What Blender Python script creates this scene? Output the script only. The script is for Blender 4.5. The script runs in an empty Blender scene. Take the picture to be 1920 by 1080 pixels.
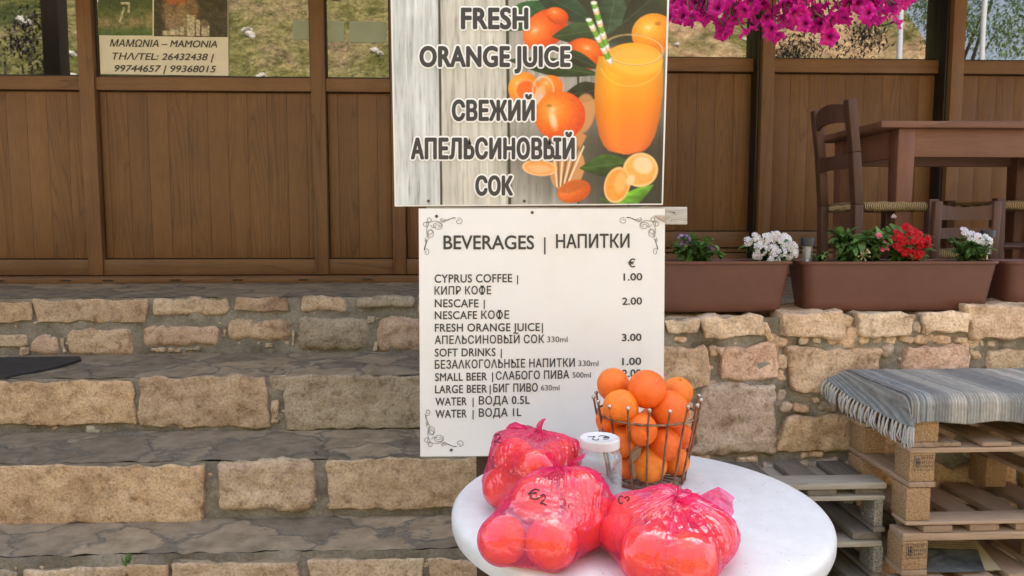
import bpy, bmesh, math, random
import numpy as np
from mathutils import Vector, Matrix, noise
from mathutils.bvhtree import BVHTree
R = math.radians
random.seed(7)
sc = bpy.context.scene
col = sc.collection

# ------------------------------------------------------------------ camera, sky, sun, exposure
EYE = 1.29
FPX = 1400.0                      # focal length in pixels of the 1920 px wide photograph
YAW, PITCH = R(-2.5), R(-5.0)
cam_d = bpy.data.cameras.new('camera'); cam = bpy.data.objects.new('camera', cam_d); col.objects.link(cam)
cam.location = (0, 0, EYE)
cam.rotation_euler = (R(90) + PITCH, 0, YAW)
cam_d.sensor_width = 36.0; cam_d.lens = 36.0 * FPX / 1920.0
cam_d.clip_start = 0.05; cam_d.clip_end = 600
sc.camera = cam
SUN_EL, SUN_AZ = 50.0, 14.0       # the sun stands behind the building, so the whole front is in open shade
world = bpy.data.worlds.new('World'); sc.world = world; world.use_nodes = True
wn = world.node_tree; wn.nodes.clear()
sky = wn.nodes.new('ShaderNodeTexSky'); sky.sky_type = 'NISHITA'; sky.sun_disc = False
sky.sun_elevation = R(SUN_EL); sky.sun_rotation = R(SUN_AZ); sky.dust_density = 4.0; sky.ozone_density = 0.6; sky.air_density = 1.0
bg = wn.nodes.new('ShaderNodeBackground'); bg.inputs['Strength'].default_value = 0.15
wo = wn.nodes.new('ShaderNodeOutputWorld')
hz = wn.nodes.new('ShaderNodeHueSaturation'); hz.inputs['Saturation'].default_value = .62   # a hazy, pale sky
wn.links.new(sky.outputs[0], hz.inputs['Color']); wn.links.new(hz.outputs[0], bg.inputs[0]); wn.links.new(bg.outputs[0], wo.inputs[0])
sun_d = bpy.data.lights.new('sun', 'SUN'); sun_d.energy = 3.5; sun_d.angle = R(0.5); sun_d.color = (1.0, 0.95, 0.88)
sun = bpy.data.objects.new('sun', sun_d); col.objects.link(sun)
sdir = Vector((math.sin(R(SUN_AZ)) * math.cos(R(SUN_EL)), math.cos(R(SUN_AZ)) * math.cos(R(SUN_EL)), math.sin(R(SUN_EL))))
sun.rotation_euler = sdir.to_track_quat('Z', 'Y').to_euler()
vs = sc.view_settings; vs.view_transform = 'Standard'; vs.look = 'None'; vs.gamma = 1.0; vs.exposure = 2.3
vs.use_curve_mapping = False

# ------------------------------------------------------------------ helpers
CM = cam.rotation_euler.to_matrix()
CO = Vector((0, 0, EYE))
def ray(px, py): return (CM @ Vector(((px - 960) / FPX, (540 - py) / FPX, -1))).normalized()
def onY(px, py, y):
    d = ray(px, py); return CO + d * (y / d.y)
def onZ(px, py, z):
    d = ray(px, py); return CO + d * ((z - EYE) / d.z)
def X(px, y, py=450): return onY(px, py, y).x
def Z(py, y, px=960): return onY(px, py, y).z

def srgb(r, g, b):
    f = lambda c: (c / 12.92 if c <= .04045 else ((c + .055) / 1.055) ** 2.4)
    return (f(r / 255), f(g / 255), f(b / 255))

class MB:
    def __init__(s): s.v = []; s.f = []; s.m = []; s.c = []; s.has_c = False
    def add(s, verts, faces, mi=0, tint=None):
        o = len(s.v); s.v.extend([tuple(p) for p in verts])
        for q in faces: s.f.append(tuple(i + o for i in q)); s.m.append(mi)
        if tint is not None: s.has_c = True
        if tint is not None and isinstance(tint, list): s.c.extend(tint)
        else: s.c.extend([tint or (1, 1, 1)] * len(verts))
    def build(s, name, mats, parent=None, smooth=True, sharp=40, origin=None):
        if not isinstance(mats, (list, tuple)): mats = [mats]
        if parent is not None:
            q = parent; og = Vector((0, 0, 0))
            while q is not None: og += Vector(q.location); q = q.parent
        elif origin is not None: og = Vector(origin)
        else:
            a = np.array(s.v); og = Vector(((a[:, 0].min() + a[:, 0].max()) / 2, (a[:, 1].min() + a[:, 1].max()) / 2, a[:, 2].min()))
        me = bpy.data.meshes.new(name)
        me.from_pydata([(p[0] - og.x, p[1] - og.y, p[2] - og.z) for p in s.v], [], s.f)
        for m in mats: me.materials.append(m)
        if len(mats) > 1: me.polygons.foreach_set('material_index', s.m)
        if s.has_c:
            at = me.color_attributes.new('tint', 'FLOAT_COLOR', 'POINT')
            at.data.foreach_set('color', np.c_[np.array(s.c, dtype=np.float32), np.ones(len(s.c), dtype=np.float32)].ravel())
        me.polygons.foreach_set('use_smooth', [smooth] * len(me.polygons))
        if smooth and sharp: me.set_sharp_from_angle(angle=R(sharp))
        me.update()
        ob = bpy.data.objects.new(name, me); col.objects.link(ob)
        if parent is not None: ob.parent = parent
        else: ob.location = og
        return ob

def tag(o, label=None, cat=None, group=None, kind=None):
    if label: o['label'] = label
    if cat: o['category'] = cat
    if group: o['group'] = group
    if kind: o['kind'] = kind
    return o
def thing(name, label, cat, loc=(0, 0, 0), group=None):
    o = bpy.data.objects.new(name, None); o.empty_display_size = .05; col.objects.link(o); o.location = loc
    return tag(o, label, cat, group)
def dup(o, loc, label=None, group=None, parent=None, rot=None, scale=None):
    c = o.copy(); col.objects.link(c); c.parent = parent; c.location = loc
    if rot is not None: c.rotation_euler = rot
    if scale is not None: c.scale = scale
    if label: c['label'] = label
    if group: c['group'] = group
    for ch in list(o.children):
        d = ch.copy(); col.objects.link(d); d.parent = c
        for g in ch.children:
            e = g.copy(); col.objects.link(e); e.parent = d
    return c

def fr(p, o=4): return noise.fractal(Vector(p), 1.0, 2.0, o)

def rbox(mb, p0, p1, r=0.004, n=(1, 1, 1), na=1, rough=0.0, freq=8.0, tint=None, warp=None, mi=0, topmi=None, rot=None, topy=None):
    """rounded box; rough = noise displacement; warp(p)->p; topmi = material for faces that look up"""
    p0 = Vector(p0); p1 = Vector(p1); c = (p0 + p1) / 2; h = (p1 - p0) / 2
    r = min(r, h.x * .98, h.y * .98, h.z * .98)
    ax = []
    for k in range(3):
        a = [-h[k] + r * i / na for i in range(na)] if r > 0 else []
        L = h[k] - r
        m = [-L + 2 * L * i / n[k] for i in range(n[k] + 1)]
        b = [-q for q in reversed(a)]
        ax.append(a + m + b)
    N = [len(a) - 1 for a in ax]; idx = {}; vs_ = []; fs = []; ups = set()
    sd = Vector((random.uniform(-50, 50), random.uniform(-50, 50), random.uniform(-50, 50)))
    def vert(i, j, k):
        key = (i, j, k)
        if key in idx: return idx[key]
        p = Vector((ax[0][i], ax[1][j], ax[2][k]))
        q = Vector([max(-h[t] + r, min(h[t] - r, p[t])) for t in range(3)])
        d = p - q
        nn = d.normalized() if d.length > 1e-9 else p.normalized()
        if r > 0 and d.length > 1e-9: p = q + nn * r
        if rough:
            w = p * freq + sd
            p = p + nn * rough * fr(w) + Vector((noise.noise(w * .5), 0, noise.noise(w * .5 + Vector((9, 3, 1))))) * rough * 1.2
        p = c + (rot @ p if rot is not None else p)
        if warp: p = warp(p)
        idx[key] = len(vs_); vs_.append(p); return idx[key]
    def face(f, a, b, top=None):
        for i in range(a):
            for j in range(b):
                if top and top(i, j): ups.add(len(fs))
                fs.append(f(i, j))
    I, J, K = N
    face(lambda i, j: (vert(i, j, 0), vert(i, j + 1, 0), vert(i + 1, j + 1, 0), vert(i + 1, j, 0)), I, J)
    face(lambda i, j: (vert(i, j, K), vert(i + 1, j, K), vert(i + 1, j + 1, K), vert(i, j + 1, K)), I, J, lambda i, j: j >= na)
    face(lambda i, j: (vert(i, 0, j), vert(i + 1, 0, j), vert(i + 1, 0, j + 1), vert(i, 0, j + 1)), I, K)
    face(lambda i, j: (vert(i, J, j), vert(i, J, j + 1), vert(i + 1, J, j + 1), vert(i + 1, J, j)), I, K, lambda i, j: True)
    face(lambda i, j: (vert(0, i, j), vert(0, i, j + 1), vert(0, i + 1, j + 1), vert(0, i + 1, j)), J, K, lambda i, j: i >= na + 1)
    face(lambda i, j: (vert(I, i, j), vert(I, i + 1, j), vert(I, i + 1, j + 1), vert(I, i, j + 1)), J, K, lambda i, j: i >= na + 1)
    if topmi is None: mb.add(vs_, fs, mi, tint)
    else:
        up, rest = [], []
        for q, f in enumerate(fs): (up if q in ups else rest).append(f)
        o = len(mb.v); mb.add(vs_, rest, mi, tint)
        for q in up: mb.f.append(tuple(i + o for i in q)); mb.m.append(topmi)

def beam(mb, a, b, w, t, up=(0, 0, 1), r=.003, tint=None, mi=0):
    """bevelled bar from a to b, width w (side), thickness t (up)"""
    a = Vector(a); b = Vector(b); d = b - a; L = d.length; d.normalize()
    u = Vector(up); s = d.cross(u).normalized(); u = s.cross(d)
    M = Matrix((d, s, u)).transposed()
    m2 = MB(); rbox(m2, (-L / 2, -w / 2, -t / 2), (L / 2, w / 2, t / 2), r)
    c = (a + b) / 2
    mb.add([c + M @ Vector(p) for p in m2.v], m2.f, mi, tint)

def tube(mb, pts, r, n=6, closed=False, tint=None, mi=0, cap=True):
    pts = [Vector(p) for p in pts]; m = len(pts); rr = r if isinstance(r, (list, tuple)) else [r] * m
    vs_ = []; fs = []; ref = None
    for i, p in enumerate(pts):
        t = (pts[(i + 1) % m] - pts[i - 1]) if closed else (pts[min(i + 1, m - 1)] - pts[max(i - 1, 0)])
        t.normalize()
        if ref is None: ref = Vector((0, 0, 1)) if abs(t.z) < .9 else Vector((1, 0, 0))
        s = t.cross(ref).normalized(); ref = s.cross(t).normalized()
        for k in range(n):
            a = 2 * math.pi * k / n
            vs_.append(p + (s * math.cos(a) + ref * math.sin(a)) * rr[i])
    for i in range(m if closed else m - 1):
        for k in range(n):
            a = i * n + k; b = i * n + (k + 1) % n; c = ((i + 1) % m) * n + (k + 1) % n; d = ((i + 1) % m) * n + k
            fs.append((a, b, c, d))
    if not closed and cap: fs.append(tuple(range(n - 1, -1, -1))); fs.append(tuple((m - 1) * n + k for k in range(n)))
    mb.add(vs_, fs, mi, tint)

def lathe(mb, prof, c, n=48, tint=None, mi=0):
    c = Vector(c); vs_ = []; fs = []
    for (r, z) in prof:
        for k in range(n):
            a = 2 * math.pi * k / n; vs_.append(c + Vector((r * math.cos(a), r * math.sin(a), z)))
    for i in range(len(prof) - 1):
        for k in range(n):
            fs.append((i * n + k, i * n + (k + 1) % n, (i + 1) * n + (k + 1) % n, (i + 1) * n + k))
    mb.add(vs_, fs, mi, tint)

def sheet(mb, fn, nu, nv, tint=None, mi=0):
    vs_ = [fn(i / nu, j / nv) for j in range(nv + 1) for i in range(nu + 1)]
    fs = [(j * (nu + 1) + i, j * (nu + 1) + i + 1, (j + 1) * (nu + 1) + i + 1, (j + 1) * (nu + 1) + i) for j in range(nv) for i in range(nu)]
    tl = [tint(i / nu, j / nv) for j in range(nv + 1) for i in range(nu + 1)] if callable(tint) else tint
    mb.add(vs_, fs, mi, tl)

def ball(mb, c, r, nu=14, nv=9, tint=None, mi=0, sq=(1, 1, 1)):
    c = Vector(c); vs_ = []; fs = []
    for j in range(nv + 1):
        t = math.pi * j / nv
        for i in range(nu):
            a = 2 * math.pi * i / nu
            vs_.append(c + Vector((r * sq[0] * math.sin(t) * math.cos(a), r * sq[1] * math.sin(t) * math.sin(a), r * sq[2] * math.cos(t))))
    for j in range(nv):
        for i in range(nu): fs.append((j * nu + i, (j + 1) * nu + i, (j + 1) * nu + (i + 1) % nu, j * nu + (i + 1) % nu))
    mb.add(vs_, fs, mi, tint)

def leaf(mb, p, d, n, L, W, droop=.3, tint=None, mi=0, rows=3):
    p = Vector(p); d = Vector(d).normalized(); n = Vector(n); s = d.cross(n)
    if s.length < 1e-3: s = d.cross(Vector((1, .3, .2)))
    s.normalize(); n = s.cross(d).normalized()
    vs_ = []; fs = []
    for i in range(rows + 1):
        t = i / rows; w = W * (math.sin(math.pi * (t * .86 + .1)) ** .8) * .5
        c = p + d * (L * t) - n * (droop * L * t * t)
        vs_ += [c - s * w + n * w * .35, c, c + s * w + n * w * .35]
    for i in range(rows):
        a = i * 3; fs += [(a, a + 1, a + 4, a + 3), (a + 1, a + 2, a + 5, a + 4)]
    mb.add(vs_, fs, mi, tint)

def rdir(up=0.0):
    while True:
        v = Vector((random.uniform(-1, 1), random.uniform(-1, 1), random.uniform(-1, 1)))
        if .05 < v.length < 1: v.normalize(); v.z += up; return v.normalized()

# ------------------------------------------------------------------ materials
def nt(name):
    m = bpy.data.materials.new(name); m.use_nodes = True; t = m.node_tree; t.nodes.clear()
    o = t.nodes.new('ShaderNodeOutputMaterial'); return m, t, o
def nd(t, typ, **kw):
    n = t.nodes.new(typ)
    for k, v in kw.items():
        if k.startswith('i_'): n.inputs[k[2:].replace('_', ' ')].default_value = v
        else: setattr(n, k, v)
    return n
def ramp(t, fac, stops):
    r = t.nodes.new('ShaderNodeValToRGB'); e = r.color_ramp.elements
    while len(e) < len(stops): e.new(.5)
    for el, (p, c) in zip(e, stops): el.position = p; el.color = (*c, 1)
    t.links.new(fac, r.inputs[0]); return r.outputs[0]
def mixc(t, a, b, fac, mode='MIX'):
    m = t.nodes.new('ShaderNodeMix'); m.data_type = 'RGBA'; m.blend_type = mode
    for s, v in ((m.inputs[0], fac), (m.inputs[6], a), (m.inputs[7], b)):
        if hasattr(v, 'node'): t.links.new(v, s)
        elif isinstance(v, (int, float)): s.default_value = v
        else: s.default_value = (*v, 1)
    return m.outputs[2]
def coords(t, scale=(1, 1, 1), rnd=True):
    tc = t.nodes.new('ShaderNodeTexCoord'); mp = t.nodes.new('ShaderNodeMapping'); mp.inputs['Scale'].default_value = scale
    t.links.new(tc.outputs['Object'], mp.inputs[0])
    if rnd:
        oi = t.nodes.new('ShaderNodeObjectInfo'); va = t.nodes.new('ShaderNodeVectorMath'); va.operation = 'SCALE'; va.inputs[3].default_value = 7
        cb = t.nodes.new('ShaderNodeCombineXYZ')
        for i in range(3): t.links.new(oi.outputs['Random'], cb.inputs[i])
        t.links.new(cb.outputs[0], va.inputs[0]); t.links.new(va.outputs[0], mp.inputs['Location'])
    return mp.outputs[0]
def tex(t, vec, scale, detail=6, rough=.6, dist=0.0, out='Fac'):
    n = nd(t, 'ShaderNodeTexNoise'); n.inputs['Scale'].default_value = scale; n.inputs['Detail'].default_value = detail
    n.inputs['Roughness'].default_value = rough; n.inputs['Distortion'].default_value = dist
    t.links.new(vec, n.inputs['Vector']); return n.outputs[out]
def tintnode(t):
    a = t.nodes.new('ShaderNodeAttribute'); a.attribute_name = 'tint'; return a.outputs['Color']
def bump(t, h, strength, dist=.01, prev=None):
    b = nd(t, 'ShaderNodeBump'); b.inputs['Strength'].default_value = strength; b.inputs['Distance'].default_value = dist
    t.links.new(h, b.inputs['Height'])
    if prev is not None: t.links.new(prev, b.inputs['Normal'])
    return b.outputs[0]
def bsdf(t, o, colr, rough=.6, nrm=None, spec=.5, **kw):
    p = t.nodes.new('ShaderNodeBsdfPrincipled')
    if hasattr(colr, 'node'): t.links.new(colr, p.inputs['Base Color'])
    else: p.inputs['Base Color'].default_value = (*colr, 1)
    if hasattr(rough, 'node'): t.links.new(rough, p.inputs['Roughness'])
    else: p.inputs['Roughness'].default_value = rough
    p.inputs['Specular IOR Level'].default_value = spec
    for k, v in kw.items(): p.inputs[k.replace('_', ' ')].default_value = v
    if nrm is not None: t.links.new(nrm, p.inputs['Normal'])
    if o is not None: t.links.new(p.outputs[0], o.inputs[0])
    return p

def m_noise(name, stops, scale=6, rough=.75, bumps=((40, .3, .004),), tinted=False, spec=.4, stretch=(1, 1, 1), detail=8, fine=None, rnd=True, **kw):
    m, t, o = nt(name); v = coords(t, stretch, rnd)
    c = ramp(t, tex(t, v, scale, detail, .62), stops)
    if fine: c = mixc(t, c, ramp(t, tex(t, v, fine[0], 4, .6), [(.3, fine[1]), (.7, fine[2])]), 1.0, 'MULTIPLY')
    if tinted: c = mixc(t, c, tintnode(t), 1.0, 'MULTIPLY')
    n = None
    for (s, st, d) in bumps: n = bump(t, tex(t, v, s, 8, .65), st, d, n)
    bsdf(t, o, c, rough, n, spec, **kw); return m

def m_stone(name, dark=1.0):
    m, t, o = nt(name); v = coords(t, (1, 1, 1), False)
    big = tex(t, v, 5, 6, .6); mid = tex(t, v, 22, 8, .7); fine_ = tex(t, v, 120, 6, .7)
    c = ramp(t, big, [(.3, (.56, .49, .42)), (.5, (.78, .73, .66)), (.72, (.90, .87, .80))])
    c = mixc(t, c, ramp(t, mid, [(.32, (.50, .43, .36)), (.48, (1, 1, 1)), (.7, (1.16, 1.16, 1.14))]), .9, 'MULTIPLY')
    c = mixc(t, c, ramp(t, fine_, [(.3, (.52, .47, .42)), (.5, (1, 1, 1)), (.72, (1.3, 1.3, 1.3))]), .9, 'MULTIPLY')
    # pits and pale flecks
    vo = nd(t, 'ShaderNodeTexVoronoi'); vo.inputs['Scale'].default_value = 42; t.links.new(v, vo.inputs['Vector'])
    pit = ramp(t, vo.outputs['Distance'], [(.08, (.45, .4, .35)), (.16, (1, 1, 1))])
    sel = ramp(t, tex(t, v, 9, 3), [(.5, (0, 0, 0)), (.62, (1, 1, 1))])
    c = mixc(t, c, mixc(t, c, pit, 1, 'MULTIPLY'), sel)
    c = mixc(t, c, tintnode(t), 1.0, 'MULTIPLY')
    if dark != 1: c = mixc(t, c, (dark, dark, dark), 1, 'MULTIPLY')
    n = bump(t, mid, .8, .014); n = bump(t, fine_, .8, .005, n); n = bump(t, pit, .35, .004, n)
    bsdf(t, o, c, .88, n, .25); return m
M = {}
M['stone'] = m_stone('sandstone')
M['mortar'] = m_noise('lime_mortar', [(.3, (.20, .175, .14)), (.5, (.33, .295, .24)), (.7, (.45, .41, .34))], 9, .95,
                      ((30, .8, .012), (130, .7, .005)), spec=.15, fine=(90, (.7, .7, .7), (1.1, 1.1, 1.1)), rnd=False)
M['step_mortar'] = m_noise('step_mortar', [(.3, (.16, .14, .113)), (.5, (.25, .22, .18)), (.72, (.34, .305, .25))], 9, .95,
                      ((30, .8, .012), (130, .7, .005)), spec=.15, fine=(90, (.7, .7, .7), (1.1, 1.1, 1.1)), rnd=False)
def m_tread():
    m, t, o = nt('worn_flagstone'); v = coords(t, (1, 1, 1), False)
    nz = nd(t, 'ShaderNodeVectorMath', operation='MULTIPLY_ADD'); nn = tex(t, v, 6, 4, .6, out='Color')
    t.links.new(nn, nz.inputs[0]); nz.inputs[1].default_value = (.22, .22, .22); t.links.new(v, nz.inputs[2])
    vo = nd(t, 'ShaderNodeTexVoronoi', feature='DISTANCE_TO_EDGE'); vo.inputs['Scale'].default_value = 3.6; t.links.new(nz.outputs[0], vo.inputs['Vector'])
    v2 = nd(t, 'ShaderNodeTexVoronoi'); v2.inputs['Scale'].default_value = 3.6; t.links.new(nz.outputs[0], v2.inputs['Vector'])
    joint = ramp(t, vo.outputs['Distance'], [(.0, (.15, .15, .15)), (.05, (1, 1, 1))])
    c = ramp(t, tex(t, v, 14, 8, .65), [(.3, (.18, .148, .112)), (.5, (.265, .22, .17)), (.72, (.35, .295, .23))])
    bw = nd(t, 'ShaderNodeSeparateColor'); t.links.new(v2.outputs['Color'], bw.inputs[0])
    c = mixc(t, c, ramp(t, bw.outputs[0], [(.1, (.78, .74, .68)), (.5, (.98, .93, .84)), (.9, (1.25, 1.15, .98))]), 1, 'MULTIPLY')
    c = mixc(t, ramp(t, tex(t, v, 30, 6), [(.3, (.11, .096, .078)), (.7, (.21, .185, .15))]), c, joint)
    n = bump(t, joint, .5, .012); n = bump(t, tex(t, v, 40, 8, .65), .6, .006, n)
    bsdf(t, o, c, .9, n, .12); return m
M['tread'] = m_tread()

def m_wood(name, dk, lt, ring=26, along=2, rough=.5, spec=.35, bumpv=.15, tinted=True, contrast=1.0, scale=1.0):
    """cathedral grain; along = axis of the grain"""
    m, t, o = nt(name); sc_ = [1.0 * scale] * 3; sc_[along] = .075 * scale
    tc = t.nodes.new('ShaderNodeTexCoord'); at = tintnode(t)
    off = nd(t, 'ShaderNodeVectorMath', operation='MULTIPLY_ADD'); t.links.new(at, off.inputs[0]); off.inputs[1].default_value = (37, 37, 37); t.links.new(tc.outputs['Object'], off.inputs[2])
    mp = nd(t, 'ShaderNodeMapping'); mp.inputs['Scale'].default_value = sc_; t.links.new(off.outputs[0], mp.inputs[0]); v = mp.outputs[0]
    nz = tex(t, v, 4.2, 2.5, .5)
    mul = nd(t, 'ShaderNodeMath', operation='MULTIPLY'); mul.inputs[1].default_value = ring; t.links.new(nz, mul.inputs[0])
    frc = nd(t, 'ShaderNodeMath', operation='FRACT'); t.links.new(mul.outputs[0], frc.inputs[0])
    c = ramp(t, frc.outputs[0], [(0.0, dk), (.10, tuple(a * .55 + b * .45 for a, b in zip(dk, lt))), (.34, lt), (1.0, tuple(a * .35 + b * .65 for a, b in zip(dk, lt)))])
    msk = ramp(t, tex(t, v, 6, 3, .5), [(.42, (.18, .18, .18)), (.6, (1, 1, 1))]); c = mixc(t, lt, c, mixc(t, (0, 0, 0), msk, min(1, .75 * contrast)))
    fib = tex(t, v, 160, 5, .6)
    c = mixc(t, c, ramp(t, fib, [(.3, (.68, .64, .6)), (.6, (1.08, 1.08, 1.08))]), .5, 'MULTIPLY')
    c = mixc(t, c, ramp(t, tex(t, tc.outputs['Object'], 2.2, 4), [(.3, (.82, .8, .78)), (.7, (1.12, 1.12, 1.12))]), 1, 'MULTIPLY')
    if tinted:
        sep = nd(t, 'ShaderNodeSeparateColor'); t.links.new(at, sep.inputs[0])
        c = mixc(t, c, ramp(t, sep.outputs[0], [(0, (.92, .91, .90)), (1, (1.06, 1.06, 1.06))]), 1, 'MULTIPLY')
    n = bump(t, fib, bumpv, .002)
    bsdf(t, o, c, rough, n, spec); return m
M['panel'] = m_wood('stained_wood_panel', (.060, .025, .009), (.172, .083, .031), contrast=.85)
M['frame'] = m_wood('stained_wood_frame', (.075, .034, .013), (.178, .088, .037), ring=12)
M['frameh'] = m_wood('stained_wood_rail', (.075, .034, .013), (.178, .088, .037), ring=12, along=0)
M['rail_lit'] = M['frameh']
M['chairwood'] = m_wood('dark_red_chair_wood', (.040, .017, .011), (.085, .038, .025), ring=9, rough=.45)
M['tablewood'] = m_wood('worn_red_table_wood', (.085, .034, .02), (.20, .092, .056), ring=14, rough=.5, along=0)
M['greywood'] = m_wood('weathered_grey_board', (.055, .047, .038), (.185, .163, .135), ring=16, rough=.9, spec=.15, along=1, bumpv=.5)  # board tone lowered to put deeper shade into the left stack
M['greywoodx'] = m_wood('weathered_grey_rail', (.12, .105, .086), (.38, .345, .29), ring=16, rough=.9, spec=.15, along=0, bumpv=.5)
M['palewood'] = m_wood('pale_pallet_board', (.20, .12, .07), (.42, .30, .21), ring=16, rough=.85, spec=.2, along=1, bumpv=.4)
M['palewoodx'] = m_wood('pale_pallet_rail', (.24, .15, .09), (.50, .36, .25), ring=14, rough=.85, spec=.2, along=0, bumpv=.4)
M['whitewood'] = m_wood('whitewashed_plank', (.07, .06, .05), (.50, .48, .44), ring=26, rough=.85, along=0, bumpv=.5, scale=6.0, contrast=1.33)
M['postwood'] = m_wood('dark_sign_post', (.03, .018, .012), (.085, .05, .034), ring=9, rough=.7)
def m_chip(name, cols):
    m, t, o = nt(name); v = coords(t, (1, 1, 1))
    vo = nd(t, 'ShaderNodeTexVoronoi'); vo.inputs['Scale'].default_value = 300; t.links.new(v, vo.inputs['Vector'])
    s = nd(t, 'ShaderNodeSeparateColor'); t.links.new(vo.outputs['Color'], s.inputs[0])
    c = ramp(t, s.outputs[0], cols); c = mixc(t, c, ramp(t, tex(t, v, 260, 3), [(.3, (.6, .6, .6)), (.7, (1.15, 1.15, 1.15))]), 1, 'MULTIPLY')
    bsdf(t, o, c, .9, bump(t, s.outputs[0], .5, .002), .2); return m
M['chip'] = m_chip('pressed_chip_block', [(0, (.30, .18, .085)), (.4, (.40, .25, .13)), (1, (.48, .32, .18))])
M['greychip'] = m_chip('weathered_chip_block', [(0, (.15, .135, .11)), (.4, (.26, .24, .20)), (1, (.40, .37, .31))])
def m_plain(name, c, rough=.5, spec=.5, **kw):
    m, t, o = nt(name); v = coords(t)
    cc = mixc(t, c, ramp(t, tex(t, v, 9, 6), [(.3, (.93, .93, .93)), (.7, (1.04, 1.04, 1.04))]), 1, 'MULTIPLY')
    bsdf(t, o, cc, rough, bump(t, tex(t, v, 120, 4), .05, .001), spec, **kw); return m
M['white'] = m_noise('white_plastic', [(.35, (.62, .625, .635)), (.6, (.67, .673, .68))], 5, .38, ((160, .08, .001),), spec=.5, fine=(34, (.90, .90, .885), (1.0, 1.0, 1.0)))
M['board'] = m_noise('white_sign_panel', [(.3, (.69, .675, .64)), (.5, (.74, .74, .74)), (.7, (.75, .755, .76))], 3, .35, ((6, .1, .01),), spec=.45)
M['ink'] = m_plain('dark_grey_ink', (.036, .036, .038), .5)
M['ink2'] = m_plain('soft_grey_ink', (.22, .21, .20), .6)
M['whiteink'] = m_plain('white_ink', (.82, .82, .83), .5)
M['marker'] = m_plain('black_marker', (.012, .012, .02), .4)
M['black'] = m_plain('black_rubber', (.012, .012, .012), .5)
M['holes'] = m_plain('rusty_screw', (.09, .05, .035), .5)
M['terracotta'] = m_noise('brown_planter_plastic', [(.35, (.118, .045, .030)), (.65, (.136, .053, .036))], 4, .42, ((200, .06, .001), (7, .05, .004)), spec=.4, fine=(30, (.93, .93, .93), (1.03, 1.03, 1.03)))
M['soil'] = m_noise('potting_soil', [(.3, (.012, .009, .006)), (.7, (.05, .035, .022))], 40, 1, ((60, 1, .01),), spec=.1)
def m_leaf(name, a, b, trans=.25):
    m, t, o = nt(name); v = coords(t)
    c = mixc(t, ramp(t, tex(t, v, 30, 4), [(.3, a), (.7, b)]), tintnode(t), 1, 'MULTIPLY')
    p = bsdf(t, None, c, .45, None, .35); tr = nd(t, 'ShaderNodeBsdfTranslucent'); t.links.new(c, tr.inputs[0])
    mx = nd(t, 'ShaderNodeMixShader'); mx.inputs[0].default_value = trans
    t.links.new(p.outputs[0], mx.inputs[1]); t.links.new(tr.outputs[0], mx.inputs[2]); t.links.new(mx.outputs[0], o.inputs[0]); return m
M['leaf'] = m_leaf('green_leaf', (.07, .15, .036), (.15, .27, .07))
M['darkleaf'] = m_leaf('dark_purple_leaf', (.010, .008, .012), (.028, .020, .030), .1)
M['leafpale'] = m_leaf('pale_green_leaf', (.10, .19, .05), (.19, .29, .09))
M['petal'] = m_leaf('petal', (.95, .95, .95), (1, 1, 1), .3)
M['dryleaf'] = m_leaf('dry_leaf', (.30, .22, .12), (.48, .38, .24))
def m_orange():
    m, t, o = nt('orange_peel'); v = coords(t)
    oi = nd(t, 'ShaderNodeObjectInfo')
    c = ramp(t, oi.outputs['Random'], [(0, (.85, .125, .005)), (.5, (.88, .170, .007)), (1, (.89, .255, .014))])
    c = mixc(t, c, ramp(t, tex(t, v, 1.6, 5), [(.3, (.90, .78, .7)), (.6, (1.02, 1.1, 1.1))]), 1, 'MULTIPLY')
    sp = ramp(t, tex(t, v, 6, 3, .7), [(.27, (.42, .26, .16)), (.335, (1, 1, 1))]); sel = ramp(t, tex(t, v, .9, 2), [(.50, (0, 0, 0)), (.62, (1, 1, 1))])
    c = mixc(t, c, mixc(t, c, sp, 1, 'MULTIPLY'), sel)
    vo = nd(t, 'ShaderNodeTexVoronoi'); vo.inputs['Scale'].default_value = 30; t.links.new(v, vo.inputs['Vector'])
    n = bump(t, vo.outputs['Distance'], .5, .0016); n = bump(t, tex(t, v, 5, 4), .12, .02, n)
    bsdf(t, o, c, .38, n, .45, Subsurface_Weight=.08, Subsurface_Radius=(.02, .008, .003), Subsurface_Scale=.3); return m
M['orange'] = m_orange()
M['calyx'] = m_plain('dry_green_calyx', (.10, .11, .035), .8)
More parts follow.
